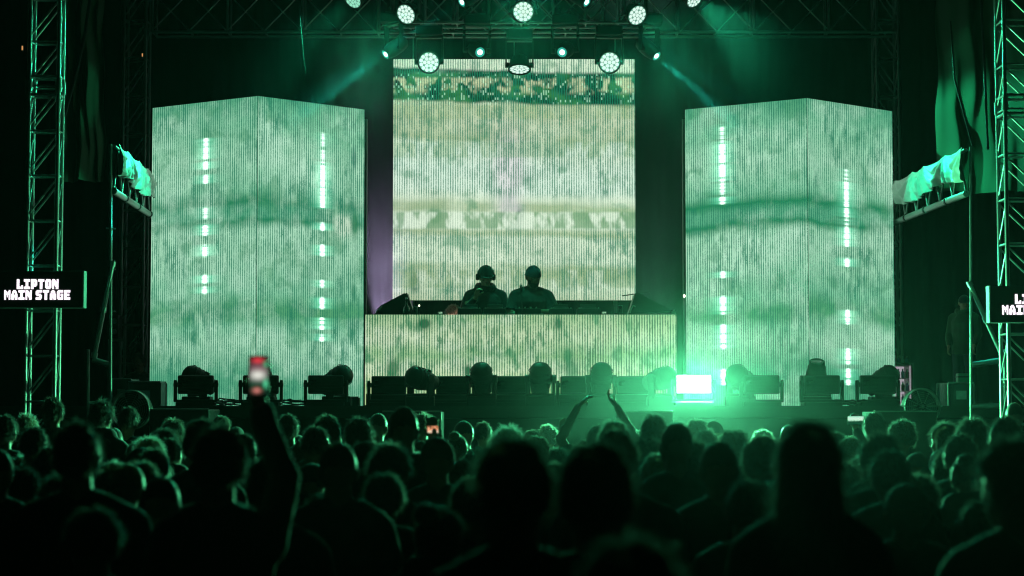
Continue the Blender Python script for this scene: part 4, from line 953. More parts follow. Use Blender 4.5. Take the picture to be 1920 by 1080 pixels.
# floor uplights behind the booth: pale violet
def uplight(label, px, Y, d, col, power, angle, blend=0.3):
    p = P(px, 760, Y); t = thing('floor_uplight', label, 'stage light', (p.x, Y, FZ)); d = Vector(d).normalized()
    obj('base', ME['spot_base'], t); h = obj('head', ME['beam_head'], t, mtx=Matrix.Translation((0, 0, 0.33)) @ look(d)); obj('yoke', ME['spot_yoke'], t)
    obj('lens', ME['beam_lens'], h)
    lamp('SPOT', 'lamp_beam', tuple(Vector((0, 0, 0.33)) + d * 0.2), d, col, power, t, size=0.05, angle=angle, blend=blend)
VIO = (0.62, 0.48, 1.0)
uplight('floor light behind left end of the booth throwing a violet beam upward', 728, 28.0, (-0.04, 0.10, 1), (0.62, 0.46, 0.82), 16000, 26)
uplight('floor light behind the middle of the booth throwing a faint pink beam', 940, 28.05, (0.0, 0.03, 1), (0.9, 0.62, 0.8), 1500, 9, 0.8)
uplight('floor light behind right end of the booth throwing a grey green beam', 1236, 28.05, (-0.02, 0.16, 1), (0.30, 0.85, 0.6), 4500, 34)
lamp('SPOT', 'unseen_cloth_spot', tuple(P(1150, -90, 22.4)), P(1738, 350, 24.3) - P(1150, -90, 22.4), GRN, 1300, None, size=0.1, angle=17, blend=0.5)  # unseen spots without fixtures, added above the frame to light the beam cloths
lamp('SPOT', 'unseen_cloth_spot', tuple(P(720, -90, 22.4)), P(246, 335, 24.3) - P(720, -90, 22.4), GRN, 1500, None, size=0.1, angle=17, blend=0.5)
lamp('SPOT', 'unseen_drape_spot', tuple(P(1170, -60, 26.4)), P(1860, 150, 24) - P(1170, -60, 26.4), GRN, 230, None, size=0.1, angle=15, blend=0.3)  # two more spots added out of view to brighten the hanging side curtains
lamp('SPOT', 'unseen_drape_spot', tuple(P(760, -60, 26.4)), P(140, 190, 25) - P(760, -60, 26.4), GRN, 260, None, size=0.1, angle=10, blend=0.3)

# ================================================================== PEOPLE
def ring_loft(b, rings, n=22, mtx=None):
    """rings of (x, y, z, rx, ry)"""
    vs = []
    for (x, y, z, rx, ry) in rings: vs += [(x + rx * math.cos(2 * math.pi * i / n), y + ry * math.sin(2 * math.pi * i / n), z) for i in range(n)]
    fs = []
    for k in range(len(rings) - 1): fs += [(k * n + i, k * n + (i + 1) % n, (k + 1) * n + (i + 1) % n, (k + 1) * n + i) for i in range(n)]
    fs += [tuple(range(n - 1, -1, -1)), tuple(range((len(rings) - 1) * n, len(rings) * n))]
    return b.add(vs, fs, mtx, True)
def remesh(b, name, m, voxel, smooth=2, folds=0.0, seed=0.0):
    me = b.mesh('tmp', m); o = bpy.data.objects.new('tmp', me); COL.objects.link(o)
    r = o.modifiers.new('r', 'REMESH'); r.mode = 'VOXEL'; r.voxel_size = voxel; r.use_smooth_shade = True
    if smooth: s_ = o.modifiers.new('s', 'SMOOTH'); s_.iterations = smooth; s_.factor = 0.5
    dg = bpy.context.evaluated_depsgraph_get(); dg.update()
    out = bpy.data.meshes.new_from_object(o.evaluated_get(dg)); out.name = name
    bpy.data.objects.remove(o); bpy.data.meshes.remove(me)
    if folds:
        nr = [v.normal.copy() for v in out.vertices]
        for v, n_ in zip(out.vertices, nr):
            c = v.co
            k = mnoise.noise(Vector((c.x * 9 + seed, c.y * 9, c.z * 5))) + 0.6 * mnoise.noise(Vector((c.x * 20, c.y * 20 + seed, c.z * 9)))
            v.co = c + n_ * (folds * k)
    out.materials.clear(); out.materials.append(M[m])
    for p_ in out.polygons: p_.use_smooth = True
    return out
def sphere_chain(b, pts, rad, n=12):
    b.path(pts, rad, n)
    for p_, r_ in zip(pts, rad): b.ell(tuple(p_), (r_, r_, r_), None, 12, 8)
def hand(b, wrist, fdir, thumb, curl=0.35, k=1.0):
    """palm, four fingers and a side thumb; fdir: finger direction, thumb: the side the thumb is on"""
    f = Vector(fdir).normalized(); x = (Vector(thumb) - f * Vector(thumb).dot(f)).normalized(); z = x.cross(f)
    mt = Matrix.Translation(Vector(wrist)) @ Matrix((( x.x, f.x, z.x, 0), (x.y, f.y, z.y, 0), (x.z, f.z, z.z, 0), (0, 0, 0, 1))) @ Matrix.Scale(k, 4)
    b.ell((0, 0.05, 0), (0.040, 0.052, 0.016), mt)
    b.ell((0, 0.0, 0), (0.027, 0.035, 0.021), mt)
    for i, (bx, L) in enumerate(((0.030, 0.072), (0.010, 0.08), (-0.010, 0.075), (-0.029, 0.058))):
        p = Vector((bx, 0.088 - 0.003 * abs(i - 1), 0)); a = curl * 0.5; pts = [Vector((bx * 0.9, 0.06, 0)), p.copy()]
        for s in (0.45, 0.30, 0.25):
            p = p + Vector((bx * 0.12 * s, math.cos(a) * L * s, math.sin(a) * L * s)); pts.append(p.copy()); a += curl
        b.path([tuple(mt @ q) for q in pts], [0.010 * k, 0.0095 * k, 0.0088 * k, 0.0082 * k, 0.007 * k], 10)
        for q, r_ in zip(pts[1:], (0.0097, 0.009, 0.0085, 0.0072)): b.ell(tuple(mt @ q), (r_ * k,) * 3, None, 10, 6)
    pts = [Vector((0.022, 0.022, 0.004)), Vector((0.044, 0.044, 0.012)), Vector((0.056, 0.068, 0.02 + 0.01 * curl)), Vector((0.058, 0.088, 0.026 + 0.02 * curl))]
    b.path([tuple(mt @ q) for q in pts], [0.014 * k, 0.0115 * k, 0.0098 * k, 0.0078 * k], 10)
    b.ell(tuple(mt @ pts[-1]), (0.008 * k,) * 3, None, 10, 6)
HC = Vector((0, 0.022, 1.642)); NECK = Vector((0, -0.005, 1.52))
def head_mtx(pan=0, tilt=0, roll=0, k=1.0):
    return Matrix.Translation(NECK) @ Matrix.Scale(k, 4) @ Matrix.Rotation(R(pan), 4, 'Z') @ Matrix.Rotation(R(-tilt), 4, 'X') @ Matrix.Rotation(R(roll), 4, 'Y') @ Matrix.Translation(-NECK)
DOWN = {s: ((0.235 * s, -0.03, 1.14), (0.245 * s, 0.06, 0.90), (0, 0.15, -1), (0, 1, 0.1), 0.45) for s in (1, -1)}
TOR = [(0, 0, .82, .10, .09), (0, 0, .88, .165, .115), (0, -.008, .96, .172, .122), (0, 0, 1.08, .150, .105), (0, 0.004, 1.2, .163, .115), (0, 0.004, 1.32, .184, .125), (0, -.004, 1.385, .170, .108), (0, -.008, 1.435, .120, .085), (0, -.008, 1.475, .075, .066)]
def legs(sit):
    if not sit: return {s: [(0.09 * s, 0, 0.9), (0.10 * s, 0.01, 0.48), (0.105 * s, -0.02, 0.09)] for s in (1, -1)}
    return {s: [(0.09 * s, 0, 0.9), (0.14 * s, 0.42, 0.86), (0.14 * s, 0.40, 0.44)] for s in (1, -1)}
def figure(arms=None, head=(0, 0, 0), voxel=0.010, sit=False, lean=0.0, bulk=1.0, face=False):
    """body: one continuous surface; returns (mesh builder, arm joints, head matrix)"""
    b = MB(); arms = {**DOWN, **(arms or {})}; hm = head_mtx(*head)
    ln = lambda z: lean * max(0, z - 0.95)
    tor = [(x, y + ln(z), z, rx * bulk, ry * bulk) for (x, y, z, rx, ry) in TOR]
    ring_loft(b, tor)
    hm = Matrix.Translation((0, ln(1.5), 0)) @ hm
    for s in (1, -1):
        sh = (0.172 * s * bulk, -0.006 + ln(1.39), 1.392); el, wr, fd, th, cu = arms[s]
        sphere_chain(b, [sh, el, wr], [0.056 * bulk, 0.043 * bulk, 0.028])
        m1 = Vector(sh).lerp(Vector(el), 0.4); b.ell(tuple(m1), (0.052 * bulk, 0.052 * bulk, 0.06), None)
        m2 = Vector(el).lerp(Vector(wr), 0.25); b.ell(tuple(m2), (0.042, 0.042, 0.05), None)
        hand(b, wr, fd, th, cu)
        b.path([(0.02 * s, -0.01 + ln(1.47), 1.475), (0.09 * s, -0.012 + ln(1.45), 1.452), sh], [0.055, 0.05, 0.052], 12)
        lg = legs(sit)[s]; sphere_chain(b, lg, [0.088, 0.058, 0.042])
        b.ell((lg[1][0], lg[1][1] - (0.03 if not sit else 0), lg[1][2] - 0.13), (0.056, 0.058, 0.12), None)
        an = Vector(lg[2]); b.ell((an.x, an.y + 0.06, an.z - 0.05), (0.045, 0.125, 0.038), None)
    b.path([(0, -0.018 + ln(1.44), 1.43), (0, -0.012 + ln(1.5), 1.5), tuple(hm @ Vector((0, 0.0, 1.575)))], [0.066, 0.057, 0.054], 16)
    H = lambda c, r: b.ell(c, r, hm, 20, 14)
    H(tuple(HC), (0.074, 0.093, 0.102)); H((0, 0.062, 1.59), (0.052, 0.050, 0.058)); H((0, 0.055, 1.56), (0.044, 0.044, 0.036))
    H((0, -0.02, 1.63), (0.068, 0.07, 0.075))
    H((0, 0.118, 1.615), (0.012, 0.018, 0.022)); H((0, 0.110, 1.636), (0.009, 0.014, 0.024))
    H((0, 0.104, 1.583), (0.022, 0.012, 0.007)); H((0, 0.102, 1.572), (0.019, 0.012, 0.008)); H((0, 0.095, 1.545), (0.02, 0.014, 0.014))
    H((0, 0.096, 1.664), (0.05, 0.016, 0.011))
    for s in (1, -1):
        H((0.034 * s, 0.088, 1.615), (0.022, 0.02, 0.016)); H((0.078 * s, 0.012, 1.625), (0.010, 0.02, 0.031)); H((0.083 * s, 0.006, 1.632), (0.007, 0.016, 0.022))
    return b, arms, hm, tor
def shirt(tor, arms, bulk=1.0, sleeve='long', hood=False, lean=0.0, puff=0.014, hem=0.86):
    b = MB(); ln = lambda z: lean * max(0, z - 0.95)
    rings = [(x, y, z, rx + puff, ry + puff) for (x, y, z, rx, ry) in tor if z > hem and z < 1.45]
    rings = [(rings[0][0], rings[0][1], hem - 0.03, rings[0][3] * 0.99, rings[0][4] * 0.99)] + rings + [(0, -0.01 + ln(1.45), 1.455, 0.13 * bulk, 0.092 * bulk), (0, -0.006 + ln(1.49), 1.492, 0.08, 0.072)]
    ring_loft(b, rings)
    for s in (1, -1):
        sh = Vector((0.172 * s * bulk, -0.006 + ln(1.39), 1.392)); el, wr = Vector(arms[s][0]), Vector(arms[s][1])
        if sleeve == 'long':
            pts, rad = [sh, el, el.lerp(wr, 0.93)], [0.07 * bulk, 0.058 * bulk, 0.042]
        else: pts, rad = [sh, sh.lerp(el, 0.55), sh.lerp(el, 0.8)], [0.069 * bulk, 0.066 * bulk, 0.070 * bulk]
        b.path([tuple(p_) for p_ in pts], rad, 14)
        for p_, r_ in zip(pts[:2], rad[:2]): b.ell(tuple(p_), (r_,) * 3, None, 14, 8)
        b.path([(0.0 * s, -0.012 + ln(1.46), 1.478), (0.08 * s, -0.012 + ln(1.45), 1.452), (0.15 * s * bulk, -0.01 + ln(1.42), 1.415), tuple(sh - Vector((0, 0, 0.02)))], [0.066, 0.070, 0.072, 0.066], 14)
    if hood:
        for i in range(15):
            a_ = math.pi * 2 * i / 15; bk = 0.5 - 0.5 * math.sin(a_)
            b.ell((0.092 * math.cos(a_) * (1 + 0.12 * bk), 0.018 + ln(1.5) + 0.074 * math.sin(a_), 1.492 + 0.030 * bk), (0.042, 0.042, 0.034 + 0.03 * bk), None)
        b.ell((0, -0.10 + ln(1.45), 1.43), (0.10, 0.055, 0.075), None)
    return b
def trousers(tor, sit=False):
    b = MB(); ring_loft(b, [(x, y, z, rx + 0.009, ry + 0.009) for (x, y, z, rx, ry) in tor if z < 1.0])
    for s in (1, -1):
        lg = legs(sit)[s]; b.path(lg, [0.102, 0.078, 0.066], 16); b.ell(lg[1], (0.08, 0.08, 0.08), None)
    return b
def hair_meshes(style, hm, mname, seed):
    """a scalp shell plus fine tapering strands"""
    r_ = random.Random(seed); c = HC + Vector((0, -0.008, 0.006))
    par = {'buzz': (0.006, 0.003, 900, 0.010, 0.4), 'short': (0.012, 0.012, 2200, 0.032, 0.8), 'messy': (0.015, 0.022, 2800, 0.046, 0.9), 'curly': (0.024, 0.024, 3200, 0.036, 1.5),
           'long': (0.018, 0.006, 1900, 0.05, 0.35), 'bun': (0.010, 0.004, 1200, 0.022, 0.35)}[style]
    puff, amp, ns, L, wild = par; rad = Vector((0.074 + puff, 0.093 + puff, 0.102 + puff)); n, m = 40, 26
    def keep(d):
        az = math.atan2(d.y, abs(d.x))                       # +90 deg is the face
        lim = -0.42 if az < 0.1 else (-0.42 + (az - 0.1) * 1.05)
        if 0.0 < az < 0.5: lim = max(lim, 0.05)
        return d.z > lim
    def surf(d):
        k = 1 + amp / 0.09 * (mnoise.noise(d * 5.5 + Vector((seed, 0, 0))) + 0.6 * mnoise.noise(d * 13))
        return c + Vector((d.x * rad.x, d.y * rad.y, d.z * rad.z)) * k
    b = MB(); vs = []; idx = {}
    for j in range(m + 1):
        th = math.pi * j / m
        for i in range(n):
            ph = 2 * math.pi * i / n; d = Vector((math.sin(th) * math.cos(ph), math.sin(th) * math.sin(ph), math.cos(th)))
            idx[(j, i)] = len(vs); vs.append((surf(d), keep(d)))
    fs = []
    for j in range(m):
        for i in range(n):
            q = [idx[(j, i)], idx[(j + 1, i)], idx[(j + 1, (i + 1) % n)], idx[(j, (i + 1) % n)]]
            if all(vs[k][1] for k in q): fs.append(tuple(q))
    inner = [tuple(c + (v - c) * 0.9) for v, _ in vs]; NV = len(vs)
    b.add([v for v, _ in vs], fs, hm, True)
    if style == 'long':
        rings = [(0, -0.02, 1.70, 0.06, 0.05), (0, -0.035, 1.65, 0.088, 0.075), (0, -0.05, 1.56, 0.100, 0.072), (0, -0.06, 1.46, 0.108, 0.060), (0, -0.075, 1.36, 0.105, 0.045), (0, -0.085, 1.26, 0.085, 0.030), (0, -0.09, 1.2, 0.05, 0.014)]
        ring_loft(b, rings, 26, hm)
    if style == 'bun':
        b.ell((0, -0.075, 1.745), (0.045, 0.042, 0.04), hm, 20, 14)
    sv, sf = [], []
    def strand(p, nrm, flow, L_, w):
        side = nrm.cross(flow);
        side = side.normalized() if side.length > 1e-4 else nrm.orthogonal().normalized()
        d0 = (nrm * 0.55 + flow * 0.7 + Vector((r_.gauss(0, 1), r_.gauss(0, 1), r_.gauss(0, 1))) * 0.35 * wild).normalized()
        d1 = (d0 + flow * 0.7 + Vector((r_.gauss(0, 1), r_.gauss(0, 1), r_.gauss(0, 1))) * 0.4 * wild).normalized()
        k = len(sv); a_ = p - nrm * 0.004; m_ = a_ + d0 * L_ * 0.5; t_ = m_ + d1 * L_ * 0.5
        sv.extend([a_ - side * w, a_ + side * w, m_ + side * w * 0.8, m_ - side * w * 0.8, t_]); sf.extend([(k, k + 1, k + 2, k + 3), (k + 3, k + 2, k + 4)])
    cnt = 0
    while cnt < ns:
        d = Vector((r_.gauss(0, 1), r_.gauss(0, 1), r_.gauss(0, 1))).normalized()
        if not keep(d) : continue
        cnt += 1
        flow = Vector((d.x * 0.3, -0.25, -0.9)); flow = (flow - d * flow.dot(d)); flow = flow.normalized() if flow.length > 0.01 else Vector((0, -1, 0))
        strand(surf(d), d, flow, L * r_.uniform(0.5, 1.3), r_.uniform(0.0014, 0.0026))
    if style == 'long':
        for _ in range(900):
            a_ = r_.uniform(0, 2 * math.pi); z = r_.uniform(1.2, 1.62); rx = 0.105 if z > 1.35 else 0.06 + (z - 1.2) * 0.3
            d = Vector((math.cos(a_), math.sin(a_), 0)); strand(Vector((rx * d.x, -0.06 + 0.055 * d.y, z)), d, Vector((0, 0, -1)), 0.11, 0.0015)
    if style == 'bun':
        for _ in range(300):
            d = Vector((r_.gauss(0, 1), r_.gauss(0, 1), r_.gauss(0, 1))).normalized(); strand(Vector((0, -0.075, 1.745)) + d * 0.042, d, d.orthogonal(), 0.02, 0.001)
    k0 = len(b.f); b.add(sv, sf, hm, False)
    me = b.mesh('hair', mname); me.materials.append(M[mname + '_strand'])
    for i_ in range(k0, len(me.polygons)): me.polygons[i_].material_index = 1
    return me
def cap_mesh(hm, back=False, m='shirt_black'):
    b = MB(); c = HC + Vector((0, -0.004, 0.012)); n, mm = 36, 14; vs = []; fs = []
    for j in range(mm + 1):
        th = (math.pi / 2 + 0.08) * j / mm
        for i in range(n):
            ph = 2 * math.pi * i / n; k = 1 + 0.004 * math.cos(6 * ph)
            vs.append(c + Vector((0.089 * math.sin(th) * math.cos(ph) * k, 0.108 * math.sin(th) * math.sin(ph) * k, 0.108 * math.cos(th))))
    for j in range(mm):
        for i in range(n): fs.append((j * n + i, (j + 1) * n + i, (j + 1) * n + (i + 1) % n, j * n + (i + 1) % n))
    b.add(vs, fs, hm, True); b.ell((c.x, c.y, c.z + 0.108), (0.008, 0.008, 0.005), hm)
    s = -1 if back else 1; vs = []; fs = []
    for layer in (0, 0.004):
        for i in range(13):
            a_ = math.pi * (i / 12); x = 0.076 * math.cos(a_); y0 = 0.095 * math.sin(a_) * 0.98; y1 = y0 + 0.075 * math.sin(a_) ** 0.6
            drop = 0.012 * (x / 0.076) ** 2
            vs += [(c.x + x, c.y + s * y0, c.z - 0.002 - drop * 0.5 + layer), (c.x + x * 0.98, c.y + s * y1, c.z - 0.016 - drop + layer)]
    for i in range(12):
        fs += [(2 * i, 2 * i + 1, 2 * i + 3, 2 * i + 2), (26 + 2 * i, 26 + 2 * i + 2, 26 + 2 * i + 3, 26 + 2 * i + 1), (2 * i + 1, 27 + 2 * i, 29 + 2 * i, 2 * i + 3)]
    b.add(vs, fs, hm, True); return b.mesh('cap', m)
UP_R = {1: ((0.20, 0.16, 1.60), (0.10, 0.26, 1.84), (-0.05, 0.0, 1), (-1, 0.2, 0), 0.5)}
VAR = {}
def variant(key, arms=None, head=(0, 0, 0), bulk=1.0, sleeve='long', hood=False, voxel=0.011):
    b, ar, hm, tor = figure(arms, head, bulk=bulk)
    body = remesh(b, 'person', 'skin', voxel, 2)
    sh = remesh(shirt(tor, ar, bulk, sleeve, hood), 'shirt', 'shirt_black', 0.014, 3, 0.007, len(VAR) * 3.1)
    tr = remesh(trousers(tor), 'trousers', 'denim', 0.018, 2, 0.005)
    VAR[key] = (body, sh, tr, hm, ar, {})
variant('plain', None, (0, 4, 0)); variant('left', None, (24, 2, 3), 0.96, 'short'); variant('right', None, (-24, -3, -3), 1.05, 'long', True)
variant('tilt', None, (8, 10, 7), 0.94); variant('broad', None, (-6, -4, -4), 1.12, 'short'); variant('side', None, (68, 0, 0), 1.0)
variant('phone', UP_R, (0, -8, 0), 0.96, 'long', voxel=0.0075)
variant('hands', {1: ((0.285, 0.02, 1.665), (0.155, 0.06, 1.90), (-0.75, 0.0, 0.85), (0, 1, 0.2), 0.5), -1: ((-0.285, 0.02, 1.665), (-0.155, 0.06, 1.90), (0.75, 0.0, 0.85), (0, 1, 0.2), 0.5)}, (0, -6, 0), 1.0, 'short', voxel=0.0075)
variant('wave', {-1: ((-0.27, 0.1, 1.55), (-0.2, 0.16, 1.80), (0.1, 0.0, 1), (1, 0.3, 0), 0.25)}, (5, -5, 0), 0.95, 'short', voxel=0.0075)
MATCACHE = {}
def with_mat(me, m):
    k = (me.name, m)
    if k not in MATCACHE:
        c = me.copy(); c.materials.clear(); c.materials.append(M[m]); MATCACHE[k] = c
    return MATCACHE[k]
def person_at(var, hair, hm_name, cloth, loc, rz, sz, sxy, label, group):
    body, sh, tr, hm, ar, cache = VAR[var]
    o = bpy.data.objects.new('person', body); COL.objects.link(o); o.location = loc; o.rotation_euler = (0, 0, rz); o.scale = (sxy, sxy, sz)
    tag(o, label, 'person', group)
    obj('shirt', with_mat(sh, cloth), o); obj('trousers', tr, o)
    if hair in ('cap', 'capback'):
        if hair not in cache: cache[hair] = (cap_mesh(hm, hair == 'capback'), hair_meshes('buzz', hm, 'hair_dark', 3))
        obj('cap', with_mat(cache[hair][0], cloth), o); obj('hair', cache[hair][1], o)
    else:
        if (hair, hm_name) not in cache: cache[(hair, hm_name)] = hair_meshes(hair, hm, hm_name, len(cache) + 1.7)
        obj('hair', cache[(hair, hm_name)], o)
    return o
# x centre, top row, width in px, body variant, hair, hair colour, clothing, looks (for the label)
CROWD = [
 (8, 781, 46, 'plain', 'short', 'hair_dark', 'shirt_black'), (45, 775, 42, 'tilt', 'curly', 'hair_blond', 'shirt_grey'), (102, 747, 38, 'side', 'short', 'hair_brown', 'shirt_black'), (190, 752, 44, 'right', 'messy', 'hair_dark', 'shirt_black'),
 (240, 765, 38, 'plain', 'short', 'hair_dark', 'shirt_navy'), (62, 803, 52, 'left', 'short', 'hair_dark', 'shirt_black'), (148, 797, 92, 'broad', 'short', 'hair_dark', 'shirt_black'), (214, 803, 36, 'plain', 'buzz', 'hair_dark', 'shirt_grey'),
 (256, 828, 42, 'tilt', 'short', 'hair_brown', 'shirt_black'), (325, 787, 40, 'left', 'messy', 'hair_brown', 'shirt_grey'), (308, 808, 50, 'plain', 'long', 'hair_dark', 'shirt_black'), (375, 790, 68, 'plain', 'short', 'hair_dark', 'shirt_black'),
 (415, 782, 34, 'right', 'short', 'hair_brown', 'shirt_navy'), (443, 800, 32, 'plain', 'cap', 'hair_dark', 'shirt_grey'), (320, 825, 46, 'right', 'short', 'hair_dark', 'shirt_black'), (260, 869, 70, 'plain', 'short', 'hair_brown', 'shirt_black'),
 (430, 835, 60, 'tilt', 'long', 'hair_brown', 'shirt_black'), (175, 958, 104, 'left', 'short', 'hair_dark', 'shirt_black'), (38, 878, 66, 'plain', 'messy', 'hair_dark', 'shirt_navy'), (345, 918, 62, 'right', 'bun', 'hair_brown', 'shirt_grey'),
 (541, 779, 40, 'plain', 'short', 'hair_dark', 'shirt_black'), (612, 782, 50, 'left', 'short', 'hair_brown', 'shirt_grey'), (676, 785, 52, 'broad', 'messy', 'hair_dark', 'shirt_black'), (708, 776, 36, 'plain', 'buzz', 'hair_brown', 'shirt_navy'),
 (757, 764, 58, 'plain', 'buzz', 'hair_dark', 'shirt_black'), (792, 774, 33, 'tilt', 'curly', 'hair_brown', 'shirt_grey'), (588, 802, 54, 'tilt', 'short', 'hair_dark', 'shirt_black'), (634, 831, 76, 'plain', 'buzz', 'hair_brown', 'shirt_grey'),
 (686, 833, 62, 'right', 'short', 'hair_dark', 'shirt_black'), (820, 820, 66, 'plain', 'cap', 'hair_dark', 'shirt_grey'), (766, 872, 50, 'tilt', 'messy', 'hair_blond', 'shirt_black'), (870, 790, 38, 'left', 'buzz', 'hair_dark', 'shirt_black'),
 (906, 793, 34, 'plain', 'short', 'hair_dark', 'shirt_navy'), (857, 818, 35, 'plain', 'short', 'hair_brown', 'shirt_black'), (874, 842, 36, 'right', 'buzz', 'hair_brown', 'shirt_grey'), (868, 866, 58, 'broad', 'short', 'hair_dark', 'shirt_black'),
 (945, 801, 60, 'tilt', 'messy', 'hair_blond', 'shirt_grey'), (965, 828, 148, 'left', 'short', 'hair_brown', 'shirt_black'), (998, 808, 32, 'plain', 'short', 'hair_dark', 'shirt_black'), (1029, 798, 39, 'plain', 'curly', 'hair_brown', 'shirt_grey'),
 (1006, 821, 50, 'right', 'short', 'hair_brown', 'shirt_black'), (1052, 835, 37, 'left', 'bun', 'hair_blond', 'shirt_grey'), (1152, 793, 62, 'plain', 'short', 'hair_blond', 'shirt_grey'),
 (1226, 781, 52, 'plain', 'short', 'hair_brown', 'shirt_black'), (1267, 792, 64, 'tilt', 'buzz', 'hair_brown', 'shirt_grey'), (1306, 788, 42, 'plain', 'messy', 'hair_brown', 'shirt_black'), (1340, 790, 34, 'left', 'cap', 'hair_dark', 'shirt_grey'),
 (1322, 811, 49, 'right', 'short', 'hair_dark', 'shirt_black'), (1375, 808, 58, 'plain', 'messy', 'hair_brown', 'shirt_grey'), (1428, 806, 35, 'tilt', 'curly', 'hair_brown', 'shirt_black'), (1228, 827, 66, 'broad', 'curly', 'hair_brown', 'shirt_black'),
 (1233, 855, 66, 'plain', 'short', 'hair_blond', 'shirt_grey'), (1298, 829, 72, 'left', 'messy', 'hair_brown', 'shirt_black'), (1349, 830, 76, 'plain', 'buzz', 'hair_dark', 'shirt_black'), (1430, 822, 74, 'right', 'short', 'hair_brown', 'shirt_grey'),
 (1120, 838, 148, 'plain', 'short', 'hair_dark', 'shirt_black'), (1158, 812, 84, 'broad', 'short', 'hair_brown', 'shirt_grey'), (1481, 797, 34, 'plain', 'buzz', 'hair_brown', 'shirt_black'), (1517, 800, 124, 'plain', 'long', 'hair_dark', 'shirt_black'),
 (1568, 813, 44, 'left', 'short', 'hair_brown', 'shirt_grey'), (1640, 775, 39, 'plain', 'short', 'hair_dark', 'shirt_black'), (1690, 787, 52, 'tilt', 'curly', 'hair_brown', 'shirt_grey'), (1655, 815, 78, 'broad', 'messy', 'hair_dark', 'shirt_black'),
 (1671, 848, 76, 'plain', 'short', 'hair_brown', 'shirt_black'), (1775, 797, 54, 'left', 'long', 'hair_brown', 'shirt_black'), (1822, 786, 60, 'tilt', 'messy', 'hair_brown', 'shirt_navy'), (1800, 818, 62, 'plain', 'short', 'hair_dark', 'shirt_black'),
 (1765, 845, 46, 'right', 'buzz', 'hair_dark', 'shirt_grey'), (1885, 785, 62, 'plain', 'short', 'hair_dark', 'shirt_black'), (1903, 756, 34, 'plain', 'buzz', 'hair_brown', 'shirt_grey'), (1843, 832, 46, 'tilt', 'short', 'hair_brown', 'shirt_black'),
 (1905, 828, 128, 'left', 'messy', 'hair_dark', 'shirt_black'), (1190, 1022, 220, 'plain', 'short', 'hair_dark', 'shirt_black'), (1625, 905, 60, 'left', 'long', 'hair_dark', 'shirt_grey'), (1700, 908, 86, 'plain', 'cap', 'hair_dark', 'shirt_black'),
 (505, 862, 92, 'left', 'short', 'hair_dark', 'shirt_black'), (95, 842, 58, 'right', 'short', 'hair_dark', 'shirt_black'), (1400, 905, 90, 'tilt', 'short', 'hair_dark', 'shirt_black'), (1585, 870, 56, 'plain', 'messy', 'hair_dark', 'shirt_black'),
 (720, 892, 78, 'plain', 'short', 'hair_brown', 'shirt_black'), (825, 940, 96, 'right', 'bun', 'hair_brown', 'shirt_grey'), (1845, 942, 84, 'plain', 'short', 'hair_dark', 'shirt_black'), (600, 932, 88, 'tilt', 'messy', 'hair_dark', 'shirt_black'),
]
ANCH = [(8, 'at the left picture edge'), (45, 'under left sign'), (102, 'before the left tower'), (150, 'right of the left tower'), (190, 'below the left scaffold brace'), (245, 'before the large drum fan'), (310, 'before the left subwoofer'),
        (370, 'below farthest left strobe panel'), (430, 'left of the raised phone'), (505, 'right under the raised phone'), (560, 'between second and third strobe panels'), (611, 'below third strobe panel'), (680, 'below left booth corner'), (735, 'below left wedge monitor'),
        (788, 'below the sideways lamp head at left'), (845, 'below the crouching man'), (905, 'below the hooded performer'), (962, 'below booth centre'), (1010, 'below the bearded performer'), (1052, 'left of the clasped raised arms'),
        (1120, 'in front of the clasped raised arms'), (1175, 'right of the clasped raised arms'), (1235, 'below the thin-edged subwoofer'), (1300, 'below the lit strobe panel'), (1345, 'just right of the lit strobe panel'), (1400, 'below the right-sloping lamp head'),
        (1440, 'below left face of right screen column'), (1500, 'below the upright lens'), (1570, 'left of the small lit phone'), (1640, 'right of the small lit phone'), (1690, 'below the drinks fridge'), (1760, 'below the pale upright post'),
        (1810, 'below the standing guard'), (1850, 'left of right sign tower'), (1900, 'at the right picture edge')]
HN = {'buzz': 'close-cropped', 'short': 'short-haired', 'messy': 'tousled', 'curly': 'curly', 'long': 'long-haired', 'bun': 'bun-haired', 'cap': 'cap-wearing', 'capback': 'cap-wearing'}
def size_word(w): return 'huge blurred' if w > 180 else 'very large blurred' if w > 110 else 'large near' if w > 80 else 'fairly large' if w > 64 else 'medium' if w > 46 else 'small' if w > 37 else 'tiny far'
fr_ = random.Random(5); occ = [((c[0] - 960) / F * (F * 0.182 / c[2]), F * 0.182 / c[2]) for c in CROWD]
tries = 0; nf = 0
while nf < 74 and tries < 6000:
    tries += 1; Y = 7.0 + 11.8 * fr_.random() ** 0.8; px = fr_.uniform(-10, 1930); X = (px - 960) / F * Y
    if any((X - a_) ** 2 + ((Y - b2_) * 0.75) ** 2 < 0.34 ** 2 for a_, b2_ in occ): continue
    zt0 = fr_.uniform(1.56, 1.74); top = HOR + (CZ - zt0) * F / Y
    if top > 1060: continue
    hr = fr_.choice(['short', 'short', 'messy', 'buzz', 'long', 'curly', 'bun', 'cap']); hw0 = {'curly': 0.215, 'messy': 0.195, 'long': 0.2, 'buzz': 0.168, 'cap': 0.178}.get(hr, 0.182)
    CROWD.append((px, top, F * hw0 / Y, fr_.choice(['plain', 'left', 'right', 'tilt', 'broad']), hr, fr_.choice(['hair_dark', 'hair_brown', 'hair_brown', 'hair_blond']), fr_.choice(['shirt_black', 'shirt_grey', 'shirt_navy'])))
    occ.append((X, Y)); nf += 1
ORD = ['second', 'third', 'fourth', 'fifth', 'sixth', 'seventh']
labs = []
for c in CROWD:
    a_ = min(ANCH, key=lambda q: abs(q[0] - c[0])); labs.append('%s %s head %s' % (size_word(c[2]), HN[c[4]], a_[1]))
